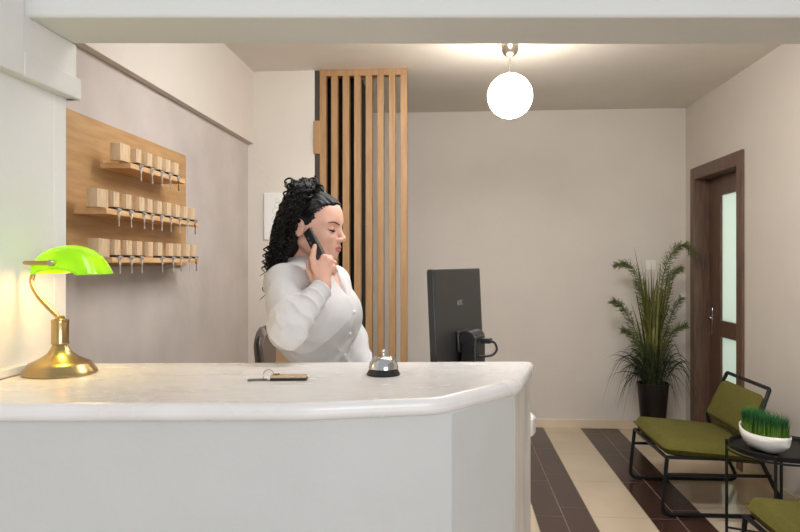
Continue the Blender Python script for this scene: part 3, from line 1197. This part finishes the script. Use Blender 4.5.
def head_sdf(p):
    q = hl(p)
    d = ell(q, (-.012, 0, .036), (.097, .076, .084))
    d = smin(d, ell(q, (.043, 0, .036), (.053, .060, .056)), .03)
    d = smin(d, ell(q, (.030, 0, -.030), (.058, .058, .080)), .035)
    d = smin(d, ell(q, (.022, 0, -.062), (.058, .042, .046)), .03)
    for s in (-1, 1):
        d = smin(d, cap(q, (-.005, s * .052, -.052), (.058, s * .014, -.096), .016, .015), .028)
        d = smin(d, ell(q, (.056, s * .036, -.028), (.028, .026, .026)), .025)
        d = smin(d, cap(q, (.080, s * .012, .027), (.066, s * .050, .022), .010, .009), .018)
    d = smin(d, ell(q, (.072, 0, -.094), (.018, .019, .018)), .02)
    d = smin(d, ell(q, (.079, 0, -.062), (.019, .028, .026)), .016)
    # eye sockets
    for s in (-1, 1):
        d = smax(d, -ell(q, (.100, s * .032, .003), (.022, .020, .013)), .016)
        d = smin(d, ell(q, (.070, s * .033, .002), (.0155, .017, .0125)), .006)
    # nose
    d = smin(d, cap(q, (.086, 0, .016), (.1075, 0, -.024), .0062, .0078), .012)
    d = smin(d, ell(q, (.1105, 0, -.029), (.0074, .0076, .0072)), .008)
    for s in (-1, 1):
        d = smin(d, ell(q, (.099, s * .0115, -.034), (.011, .0072, .0072)), .007)
    # lips
    d = smin(d, ell(q, (.0945, 0, -.0615), (.009, .020, .0055)), .005)
    d = smin(d, ell(q, (.0930, 0, -.0725), (.0095, .0175, .0065)), .005)
    d = smax(d, -ell(q, (.1045, 0, -.0668), (.0075, .024, .0014)), .003)
    # ears
    for s in (-1, 1):
        e = ell(q, (-.010, s * .079, -.004), (.018, .0085, .031))
        e = smax(e, -ell(q, (-.006, s * .090, .0), (.009, .007, .019)), .006)
        d = smin(d, e, .008)
    return d


NB_ = HC + HRn @ A3((-.030, 0, -.07))
# --- torso frame
yt = math.radians(-24)
FT = A3((math.cos(yt), math.sin(yt), 0))
RT = A3((math.sin(yt), -math.cos(yt), 0))     # her right-hand side (towards the camera)


def T(f, r, z):
    return A3((PX, PY, 0)) + FT * f + RT * r + A3((0, 0, z))


def tl(p):
    q = p - A3((PX, PY, 0))
    return np.stack([q @ FT, q @ RT, q[:, 2]], 1)


NT = T(-.018, .005, 1.312)
SH_R = T(-.015, .153, 1.290)
SH_L = T(-.015, -.153, 1.286)
EL_R = A3(P(287.5, 331, 1.99))
WR_R = A3(P(323, 287, 2.095))
EL_L = A3(P(353, 340, 2.42))
WR_L = A3(P(368, 384, 2.34))


def torso_core(p, g=0.0):
    q = tl(p)
    d = ell(q, (0.0, 0, 1.20), (.102 + g, .138 + g, .17 + g))
    d = smin(d, ell(q, (-.005, 0, 1.06), (.100 + g, .126 + g, .16)), .06)
    d = smin(d, ell(q, (-.015, 0, .90), (.122 + g, .168 + g, .15)), .06)
    d = smin(d, cap(q, (-.015, -.135, 1.288), (-.015, .135, 1.290), .048 + g), .05)
    d = smin(d, cap(q, (-.022, -.06, 1.318), (-.022, .06, 1.318), .034 + g), .045)
    for s in (-1, 1):
        d = smin(d, ell(q, (.072, s * .058, 1.188), (.058 + g, .062 + g, .066 + g)), .06)
    return d


def legs_sdf(p, g=0.0):
    q = tl(p)
    d = None
    for s in (-1, 1):
        e = smin(cap(q, (-.01, s * .085, .86), (.0, s * .085, .47), .088 + g, .058 + g), cap(q, (.0, s * .085, .47), (-.02, s * .088, .09), .056 + g, .038 + g), .03)
        d = e if d is None else smin(d, e, .015)
    return d


PALM = A3(P(321.5, 274, 2.112))
FING = {
    'index': [P(315.0, 268, 2.100), P(312.6, 258.5, 2.092), P(313.6, 251.0, 2.094), P(314.8, 246.0, 2.098)],
    'middle': [P(320.5, 264, 2.098), P(324.0, 257.2, 2.094), P(330.2, 257.8, 2.122), P(330.8, 262, 2.146)],
    'ring': [P(325.5, 266.5, 2.100), P(329.8, 260.8, 2.098), P(334.2, 263.0, 2.124), P(333.2, 267.5, 2.146)],
    'little': [P(329.0, 271.5, 2.106), P(333.2, 267.4, 2.104), P(335.4, 270.8, 2.126), P(333.5, 274.0, 2.142)],
    'thumb': [P(315.0, 281, 2.118), P(309.5, 271, 2.132), P(309.3, 263, 2.146), P(310.4, 257, 2.156)],
}
FRAD = {'index': (.0105, .0092, .0082, .0068), 'middle': (.0108, .0098, .0086, .007), 'ring': (.0105, .0094, .0084, .007),
        'little': (.0095, .0084, .0075, .0064), 'thumb': (.0135, .0112, .0102, .008)}


def hand_r(p):
    ax = PALM - WR_R
    kn = [A3(FING[k][0]) for k in ('index', 'middle', 'ring', 'little')]
    wr = WR_R + A3((0, 0, .012))
    d = cap(p, WR_R - (WR_R - EL_R) * -.0, PALM, .0225, .020)
    for k, rr in zip(kn, (.0125, .0125, .012, .0115)):
        d = smin(d, cap(p, wr, k, .0155, rr), .012)
    d = smin(d, cap(p, wr, A3(FING['thumb'][0]), .015, .0145), .014)
    out = d
    for nme, pts in FING.items():
        r = FRAD[nme]
        f = None
        for i in range(3):
            e = cap(p, A3(pts[i]), A3(pts[i + 1]), r[i], r[i + 1])
            f = e if f is None else smin(f, e, .003)
        out = smin(out, f, .006)
    return out


def hand_l(p):
    d = cap(p, WR_L, WR_L + A3((.02, -.02, -.075)), .021, .026)
    for i in range(4):
        a = WR_L + A3((.006 + .014 * i, -.012 - .012 * i, -.085 + .004 * i))
        m = a + A3((.008, -.008, -.035))
        d = smin(d, smin(cap(p, a, m, .0095, .0085), cap(p, m, m + A3((-.006, -.006, -.03)), .0085, .0068), .003), .006)
    a = WR_L + A3((.03, .0, -.04))
    d = smin(d, cap(p, a, a + A3((.022, -.018, -.04)), .012, .009), .01)
    return d


def boxmask(p, lo, hi):
    return ((p >= A3(lo)) & (p <= A3(hi))).all(1)


def clustered(p, fn, lo, hi):
    """fn inside a box, a rough distance to the box outside it"""
    c = (A3(lo) + A3(hi)) / 2
    hs = (A3(hi) - A3(lo)) / 2
    out = np.linalg.norm(np.maximum(np.abs(p - c) - hs, 0), axis=1) + .03
    m = boxmask(p, lo, hi)
    if m.any():
        out[m] = fn(p[m])
    return out


HLO, HHI = HC - A3((.19, .18, .2)), HC + A3((.2, .18, .2))


def body_sdf(p):
    d = torso_core(p)
    d = smin(d, clustered(p, lambda x: legs_sdf(x), (-.60, 1.95, -.02), (0.05, 2.6, .98)), .03)
    for s, e, w in ((SH_R, EL_R, WR_R), (SH_L, EL_L, WR_L)):
        d = smin(d, cap(p, s, e, .045, .036), .03)
        d = smin(d, cap(p, e, w, .037, .0235), .02)
    # neck
    d = smin(d, cap(p, NT, NB_, .052, .047), .025)
    # feet
    for s in (-1, 1):
        d = smin(d, cap(p, T(-.02, s * .088, .06), T(.13, s * .098, .03), .032, .026), .02)
    d = smin(d, clustered(p, head_sdf, HLO, HHI), .012)
    d = smin(d, clustered(p, hand_r, (-.36, 2.0, 1.2), (-.14, 2.24, 1.46)), .01)
    d = smin(d, clustered(p, hand_l, WR_L - A3((.12, .14, .22)), WR_L + A3((.16, .12, .06))), .01)
    return d


def skin_class(c):
    q = hl(c)
    m = np.zeros(len(c), int)
    e = ((q[:, 1] / .0215) ** 2 + ((q[:, 2] + .0672) / .0125) ** 2) < 1
    m[e & (q[:, 0] > .084) & (np.abs(q[:, 1]) < .022)] = 1
    return m


LO_, HI_ = (-.60, 1.82, -.01), (.06, 2.60, 1.66)
body = sdf_mesh(body_sdf, LO_, HI_, .0028, 'body', [M['skin'], M['lips']], woman, skin_class)


# --- blouse
def ridge(x):
    return (1 - np.abs(np.sin(x))) ** 2


def folds(p):
    q = tl(p)
    m = np.clip((1.20 - q[:, 2]) / .08, 0, 1)
    w = -.0052 * ridge(26 * q[:, 2] + 19 * q[:, 1] + 5 * q[:, 0] + .7 * np.sin(30 * q[:, 0])) * m
    w = w - .0030 * ridge(41 * q[:, 2] - 22 * q[:, 1] + 1.1 * np.sin(24 * q[:, 0])) * m
    return w - .0034 * ridge(24 * q[:, 1] + 20 * q[:, 2]) * np.clip((q[:, 2] - 1.22) / .05, 0, 1)


def sleeve(p, s, e, w, sh=.060, el=.051, cu=.0315):
    ax = w - e
    L = float(np.linalg.norm(ax)); ax = ax / L
    up = e - s
    LU = float(np.linalg.norm(up)); up = up / LU
    t1 = ((p - e) @ ax) / L
    t0 = ((p - s) @ up) / LU
    d = cap(p, s, e, sh, el)
    d = d - .0058 * ridge(5.2 * t0 + 14 * (p[:, 0] - .8 * p[:, 1]) + 9 * p[:, 2]) * np.clip(t0 + .2, 0, 1)
    f = cap(p, e, w, el, cu)
    f = f - .0075 * ridge(7.5 * t1 + 22 * (p[:, 0] + p[:, 2]) + 1.2 * np.sin(40 * p[:, 1])) * np.clip(1.1 - .6 * t1, 0, 1)
    f = smax(f, ((p - e) @ ax) - L * .985, .006)
    cuff = cap(p, e + ax * L * .80, w + ax * .004, cu + .0030, cu + .0025)
    cuff = smax(cuff, np.maximum(((p - e) @ ax) - L * .985, L * .80 - ((p - e) @ ax)), .004)
    f = smin(f, cuff, .003)
    return smin(d, f, .022)


def vneck(q):
    """positive distance inside the open neck"""
    return np.minimum((q[:, 2] - 1.238) * .30 - np.abs(q[:, 1] + .004), q[:, 0] - .02)


def torso_shell(p):
    q = tl(p)
    d = smin(torso_core(p, .010), ell(q, (.074, 0, 1.188), (.062, .075, .064)), .03)
    return d + folds(p)


def blouse_sdf(p):
    q = tl(p)
    d = torso_shell(p)
    d = smin(d, sleeve(p, SH_R, EL_R, WR_R), .035)
    d = smin(d, sleeve(p, SH_L, EL_L, WR_L, .060, .046, .034), .03)
    # neck opening
    nk = cap(p, NT, NB_, .058, .055)
    col = cap(p, NT - A3((0, 0, .01)), NT + (NB_ - NT) * .75, .068, .060)
    ax = (NB_ - NT) / np.linalg.norm(NB_ - NT)
    t = (p - NT) @ ax
    col = smax(col, np.maximum(t - (.060 - .35 * np.clip(q[:, 0] + .02, -.05, .08)), -.03 - t), .004)
    d = smax(d, t - .075, .012)
    d = smin(d, col, .012)
    d = smax(d, -smax(nk, -(t + .005), .004), .004)
    d = smax(d, vneck(q) * .9, .006)
    hem = 1.045 - .7 * q[:, 0]
    d = smax(d, np.where(np.abs(q[:, 1]) < .175, hem - q[:, 2], -1.0), .006)
    return d


blouse = sdf_mesh(blouse_sdf, (-.60, 1.82, .88), (.06, 2.60, 1.50), .003, 'blouse', [M['shirt']], woman)


def front_f(r, z, fn):
    f = np.linspace(.02, .24, 221)
    pts = np.array([T(a, r, z) for a in f], dtype=np.float32)
    d = fn(pts)
    k = np.where(d < 0)[0]
    return float(f[k[-1]]) if len(k) else None


# placket with buttons down the front
b = MB()
vs, fs = [], []
zs = np.linspace(1.225, .96, 30)
for z in zs:
    for r in (-.013, -.007, 0, .007, .013):
        f = front_f(r, z, torso_shell)
        vs.append(Vector(T(f + .0035 + (.0 if abs(r) < .013 else -.004), r, z)))
for i in range(len(zs) - 1):
    for k in range(4):
        a = i * 5 + k
        fs.append((a, a + 1, a + 6, a + 5))
woff = Vector((PX, PY, 0))
b.add([v - woff for v in vs], fs)
pk = b.build('placket', M['shirt'], woman, angle=80)
for z in (1.20, 1.13, 1.06, .99):
    f = front_f(0, z, torso_shell)
    b = MB(); b.sphere((0, 0, 0), (.0055, .0055, .0055), 12, 8)
    bt = b.build('button', M['ceramic'], pk)
    bt.location = Vector(T(f + .0045, 0, z)) - woff
# turned down collar round the neck, open in front
axn = Vector((NB_ - NT).tolist()).normalized()
bk_ = Vector((-FT).tolist()); bk_ = (bk_ - axn * bk_.dot(axn)).normalized()
sd_ = axn.cross(bk_)
b = MB()
vs, fs = [], []
NA_ = 48
prf = [(.060, .030), (.0605, .055), (.0625, .078), (.0655, .083), (.070, .078), (.078, .060), (.087, .036)]
for i in range(NA_ + 1):
    a = math.radians(-158 + 316 * i / NA_)
    fr_t = (1 - math.cos(a)) / 2
    for r, t in prf:
        rr = r * (1 - .06 * abs(math.sin(a)))
        tt = t - .042 * fr_t - (.018 if r > .08 else 0) * fr_t
        rr += .020 * fr_t * fr_t
        vs.append(Vector(NT.tolist()) + axn * tt + (bk_ * math.cos(a) + sd_ * math.sin(a)) * rr - woff)
m_ = len(prf)
for i in range(NA_):
    for k in range(m_ - 1):
        a = i * m_ + k
        fs.append((a, a + 1, a + m_ + 1, a + m_))
b.add(vs, fs)
co_ = b.build('collar', M['shirt'], woman, angle=80)
sm = co_.modifiers.new('solid', 'SOLIDIFY'); sm.thickness = .003; sm.offset = 0


# --- trousers
def trousers_sdf(p):
    q = tl(p)
    d = smin(torso_core(p, .005), legs_sdf(p, .012), .03)
    d = np.maximum(d, np.where(np.abs(q[:, 1]) < .2, q[:, 2] - 1.125, 1.0))
    return np.maximum(d, .06 - q[:, 2])


sdf_mesh(trousers_sdf, (-.60, 1.95, .03), (.06, 2.60, 1.16), .005, 'trousers', [M['trouser']], woman)
for s in (-1, 1):
    def shoe_sdf(p, s=s):
        d = cap(p, T(-.045, s * .088, .045), T(.14, s * .1, .032), .042, .034)
        d = smin(d, cap(p, T(-.03, s * .088, .05), T(-.03, s * .088, .085), .044, .044), .02)
        return np.maximum(d, -p[:, 2] + .002)
    c_ = T(.05, s * .09, .05)
    sdf_mesh(shoe_sdf, c_ - A3((.2, .18, .06)), c_ + A3((.2, .18, .12)), .005, 'shoe', [M['shoe']], woman)

# --- eyes, lashes, brows
hoff = woff
for s in (-1, 1):
    b = MB(); b.sphere((0, 0, 0), .0118 * HS, 20, 12)
    ey = b.build('eye', M['eyewhite'], woman)
    ec = Vector((.0755, s * .033, .001))
    ey.location = hw_pt(ec) - hoff
    b = MB()
    g = Vector((.93, -.1 if s > 0 else -.1, -.32)).normalized()
    pos = HR @ (g * .0092 * HS)
    b.sphere(tuple(pos), .0058, 14, 10)
    b.build('iris', M['iris'], ey)
    # upper lid, closing most of the eye as she looks down
    b = MB()
    vs, fs = [], []
    rl = .0130 * HS
    for i in range(11):
        el_ = math.radians(-14 + 104 * i / 10)
        for j in range(25):
            a = math.radians(-110 + 220 * j / 24)
            drop = -.0030 * (1 - i / 10) * (1 - math.cos(a))
            vs.append(HR @ Vector((rl * math.cos(el_) * math.cos(a), rl * 1.12 * math.cos(el_) * math.sin(a), rl * math.sin(el_) + drop * -.6)))
    for i in range(10):
        for j in range(24):
            a = i * 25 + j
            fs.append((a, a + 1, a + 26, a + 25))
    b.add(vs, fs)
    b.build('eyelid', M['skin'], ey, angle=80)
    b = MB()
    lo_edge = vs[:25]
    pts = [p + (HR @ Vector((.0018, 0, -.0006))) for p in lo_edge[3:22]]
    pts = pts if s > 0 else pts[::-1]
    pts.append(pts[-1] + HR @ Vector((-.004, s * .0045, .0018)))
    pts.append(pts[-1] + HR @ Vector((-.006, s * .0035, .0032)))
    n_ = len(pts)
    b.tube(pts, [.0031 * (.45 + .55 * math.sin(PI * min(1, (k + 1.5) / n_))) for k in range(n_)], 7)
    b.build('eyelashes', M['lash'], ey)
    b = MB()
    pts = []
    for k in range(11):
        t = k / 10
        y_ = s * (.012 + .046 * t)
        z_ = .0175 + .0075 * math.sin(PI * min(1, t * 1.12) * .62) - .004 * max(0, t - .65) / .35
        # press the brow onto the face
        x_ = .10
        xs = np.linspace(.105, .03, 151)
        qq = np.array([hw_pt((a, y_, z_)) for a in xs], dtype=np.float32)
        dd = head_sdf(qq)
        kk = np.argmax(dd < 0)
        x_ = float(xs[kk])
        pts.append(hw_pt((x_ + .0002, y_, z_)) - hoff)
    b.tube(pts, [.0010 + .0012 * math.sin(PI * (.25 + .7 * k / 10)) for k in range(11)], 7)
    b.build('eyebrow', M['brow'], woman)


# --- hair: smooth cap pulled back, and a mass of ringlets
def cap_sdf(p):
    q = hl(p)
    d = ell(q, (-.012, 0, .036), (.097, .076, .084))
    d = smin(d, ell(q, (.043, 0, .036), (.053, .060, .056)), .03)
    d = smin(d, ell(q, (.030, 0, -.030), (.058, .058, .080)), .035)
    d = smin(d, ell(q, (.020, 0, -.062), (.060, .046, .048)), .03)
    for s in (-1, 1):
        d = smin(d, cap(q, (-.005, s * .052, -.052), (.058, s * .014, -.096), .016, .015), .028)
    d = d - .0055
    d = d - .0014 * np.sin(q[:, 1] * 420 + 40 * q[:, 0]) - .001 * np.sin(q[:, 2] * 300 + q[:, 0] * 160)
    # hair line: rises in front, falls to the ear at the temple
    ay = np.abs(q[:, 1])
    front = q[:, 0] - (.084 - .55 * np.clip(ay - .03, 0, 1)) - np.clip(q[:, 2] - .082, -.022, 1) * 1.15
    side = q[:, 0] - .010 - np.clip(q[:, 2] - .005, -.05, .2) * 1.15
    jit = .0035 * np.sin(330 * q[:, 2] + 90 * q[:, 1]) + .003 * np.sin(610 * q[:, 2] - 50 * q[:, 0])
    side = side + jit
    front = front + .6 * jit
    d = smax(d, np.maximum(front, side) * .8, .006)
    d = smax(d, np.where(q[:, 0] > -.034, .012 - .6 * np.clip(q[:, 0] + .004, 0, .03) - q[:, 2], -.055 - q[:, 2]), .008)
    # bulk behind the head
    dd = ell(p, P(295, 224, PY), (.044, .078, .105))
    dd = smin(dd, ell(p, P(304, 200, PY), (.034, .058, .036)), .03)
    dd = smin(dd, ell(p, P(286, 250, PY + .02), (.046, .080, .06)), .03)
    dd = smax(dd, (q[:, 0] + .012), .01)
    return smin(d, dd, .01)


scalp = sdf_mesh(cap_sdf, HC - A3((.24, .2, .24)), HC + A3((.14, .2, .2)), .003, 'hair', [M['hair']], woman)
hprof = [(178.5, 307.5, 7.5), (184, 308.5, 10.5), (192, 305, 15), (200, 302.25, 17.25), (212, 297.25, 16.75), (224, 292.75, 16.25), (236, 289, 15.5), (248, 286.75, 15.25), (258, 284.5, 15.5), (268, 281, 12)]


def hp(y):
    for (y0, c0, w0), (y1, c1, w1) in zip(hprof, hprof[1:]):
        if y <= y1:
            t = max(0, (y - y0) / (y1 - y0))
            return c0 + (c1 - c0) * t, w0 + (w1 - w0) * t
    return hprof[-1][1], hprof[-1][2]


def curl(mb, y0, az, L, shrink, rad, tr, turns, hand, jitter):
    """ringlet following the outside of the hair mass from image height y0 down"""
    n = int(turns * 9) + 6
    pts = []
    ph = random.uniform(0, 2 * PI)
    dy = L * F / PY
    w1, w2 = random.uniform(-.008, .008), random.uniform(-.008, .008)
    for i in range(n + 1):
        t = i / n
        y = y0 + dy * t
        c, w = hp(min(y, 268))
        sag = max(0, y - 262)
        ce = P(c, y, PY + .005)
        rx = w / F * PY * shrink
        ry = (.075 + .03 * min(1, max(0, (y - 180) / 30))) * shrink
        if y < 190:
            ry *= max(.3, (y - 172) / 18)
        a = az
        cen = Vector((ce.x + rx * math.cos(a) + w1 * t, ce.y + ry * math.sin(a) + w2 * t, ce.z))
        k = min(1, t * 4) * (1 - .35 * t)
        o = Vector((math.cos(ph + hand * 2 * PI * turns * t), math.sin(ph + hand * 2 * PI * turns * t), .25 * math.sin(ph + 5 * t))) * rad * k
        pts.append(cen + o - woff)
    mb.tube(pts, [tr * (1 - .55 * i / n) for i in range(n + 1)], 5)


b = MB()
for k in range(700):
    y0 = 180 + 74 * random.random() ** 1.75
    az = random.uniform(0, 2 * PI)
    # keep the face side free: nothing in front of the ear
    if math.cos(az) > .55 and y0 > 196 and random.random() < .93:
        az = random.uniform(.32 * PI, 1.68 * PI)
    L = random.uniform(.05, .15)
    Lmax = (274 - y0) / F * PY + random.uniform(-.01, .02)
    L = min(L, max(.03, Lmax))
    curl(b, y0, az, L, random.uniform(.80, 1.04), random.uniform(.0055, .0105), random.uniform(.0026, .0042), L / random.uniform(.018, .028), random.choice((-1, 1)), 0)
for k in range(22):      # crown: looser coils standing up
    ce = P(random.uniform(288, 318), random.uniform(182, 192), PY + random.uniform(-.06, .06))
    pts = []
    ph = random.uniform(0, 6)
    r_ = random.uniform(.008, .014)
    d = Vector((random.uniform(-1, .6), random.uniform(-1, 1), random.uniform(-.3, .5))).normalized()
    for i in range(26):
        t = i / 25
        pts.append(ce + d * (t - .5) * .05 + Vector((math.cos(ph + 12 * t) * r_, math.sin(ph * 2 + 12 * t) * r_, math.sin(ph + 12 * t) * r_)) - woff)
    b.tube(pts, .0034, 5)
for (x0, y0, x1, y1) in ((270, 258, 262, 300), (272, 262, 266, 296), (268, 250, 262, 276), (276, 262, 268, 286), (266, 246, 263, 268)):
    pts = []
    for i in range(50):
        t = i / 49
        c = P(x0 + (x1 - x0) * t, y0 + (y1 - y0) * t, PY - .10 + .03 * random.random() * 0)
        pts.append(c + Vector((.006 * math.cos(22 * t), .006 * math.sin(22 * t), 0)) - woff)
    b.tube(pts, [.0026 * (1 - .6 * i / 49) for i in range(50)], 5)
b.build('curls', M['hair'], scalp)
# swept strands over the temple
b = MB()
for k in range(150):
    s = -1 if k < 110 else 1
    t0 = random.random()
    st_ = (.066 - .050 * t0 + random.uniform(-.012, .006), s * (.022 + .050 * t0), .084 - .052 * t0)
    en = (-.055 + random.uniform(-.02, .02), s * random.uniform(.05, .07), .085 - .05 * t0 + random.uniform(-.01, .02))
    pts = []
    for i in range(14):
        t = i / 13
        q = Vector(st_).lerp(Vector(en), t)
        q.z += .012 * math.sin(PI * t)
        # push out on the scalp
        c0 = Vector((-.012, 0, .036))
        dd = (q - c0)
        e = Vector((dd.x / .104, dd.y / .083, dd.z / .091))
        if e.length < 1.02:
            q = c0 + dd * (1.02 / e.length)
        pts.append(hw_pt(q) - hoff)
    b.tube(pts, [.0010] * 14, 4)
b.build('strands', M['hair'], scalp)
for o in list(bpy.data.objects):
    if o.parent in (woman,) and o.name.split('.')[0] in ('body', 'blouse', 'trousers', 'shoe', 'hair'):
        o.data.transform(Matrix.Translation(-woff))

# --- phone in her hand
ph_c = P(317.5, 250.0, 2.137)
la = Vector((13, 0, -25)).normalized()                    # long axis, downwards
pr = Vector((25, 0, 13)).normalized()                     # across, in the picture plane
wa = (pr * .45 + Vector((0, -1, 0)) * .89).normalized()  # width axis: front edge nearer to the camera
wa = (wa - la * wa.dot(la)).normalized()
nn = wa.cross(la).normalized()
if nn.y > 0:
    la = -la
    nn = -nn
LS = 1 if la.z > 0 else -1
RM = Matrix((wa, la, nn)).transposed()
fone = thing('phone', 'dark smartphone held to the ear of the woman', 'phone', tuple(ph_c))
fone.rotation_euler = RM.to_euler()
b = MB(); b.box(-.0345, .0345, -.071, .071, -.004, .004); b.build('frame', M['darksteel'], fone, bevel=.003, bseg=3)
b = MB(); b.box(-.0325, .0325, -.069, .069, .0032, .0048); b.build('back', M['phone'], fone, bevel=.0008)
b = MB(); b.box(-.0325, .0325, -.069, .069, -.0046, -.0032); b.build('display', M['screen'], fone)
b = MB()
b.lathe([(.0055, .0046), (.0055, .0064), (.004, .0066), (0, .0062)], c=(-.012, LS * .045, 0), seg=18)
b.lathe([(.0055, .0046), (.0055, .0064), (.004, .0066), (0, .0062)], c=(-.012, LS * .030, 0), seg=18)
b.build('camera', M['nickel'], fone)
#@@END@@

# ------------------------------------------------------------------ lights
def area(name, loc, target, sx, sy, power, rgb):
    l = bpy.data.lights.new(name, 'AREA')
    l.shape = 'RECTANGLE'; l.size = sx; l.size_y = sy; l.energy = power; l.color = lin(rgb)
    o = bpy.data.objects.new(name, l); C.objects.link(o)
    o.location = loc
    d = Vector(target) - Vector(loc)
    o.rotation_euler = d.to_track_quat('-Z', 'Y').to_euler()
    return o


def point(name, loc, power, rgb, r):
    l = bpy.data.lights.new(name, 'POINT')
    l.energy = power; l.color = lin(rgb); l.shadow_soft_size = r
    o = bpy.data.objects.new(name, l); C.objects.link(o); o.location = loc
    return o


area('window_daylight', (1.7, -2.4, 1.6), (-.1, 2, 1.2), 2.4, 2.4, 130, (244, 247, 255))
area('back_wall_fill', (.4, 2.30, 2.50), (.5, 5.7, .9), 1.3, .35, 44, (250, 250, 255))  # unseen fill behind the beam, added to brighten the back wall
area('overhead_fill', (.5, 2.75, 2.59), (.5, 2.76, 0), 1.2, .8, 12, (250, 250, 253))  # soft overhead fill added for the interior, hidden by the beam
area('door_pane_fill', RW(3.4, 5.0, 1.5), RW(1.9, 5.1, 1.2), 1.2, 2.0, 40, (252, 252, 246))  # unseen light added behind the door to brighten its frosted panes
point('lamp_bulb_light', (LX + sc[0] - .012, LY, LZ + sc[2] + .012), 1.9, (255, 196, 128), .035)

w = bpy.data.worlds.new('world')
bpy.context.scene.world = w
w.use_nodes = True
bg = w.node_tree.nodes['Background']
bg.inputs['Color'].default_value = (*lin((238, 240, 245)), 1)
bg.inputs['Strength'].default_value = .55

# ------------------------------------------------------------------ camera
cam = bpy.data.cameras.new('camera')
cam.sensor_width = 36
cam.lens = F / 800 * 36
cam.shift_y = -4 / 800
cam.clip_start = .02
co = bpy.data.objects.new('camera', cam)
C.objects.link(co)
co.location = (0, 0, H)
co.rotation_euler = (PI / 2, 0, 0)
sc_ = bpy.context.scene
sc_.camera = co
sc_.view_settings.view_transform = 'Standard'
sc_.view_settings.look = 'None'
sc_.view_settings.exposure = 0
sc_.view_settings.gamma = 1
sc_.view_settings.use_curve_mapping = False
sc_.cycles.use_denoising = True
sc_.cycles.max_bounces = 10
sc_.cycles.diffuse_bounces = 6
sc_.cycles.caustics_reflective = False
sc_.cycles.caustics_refractive = False
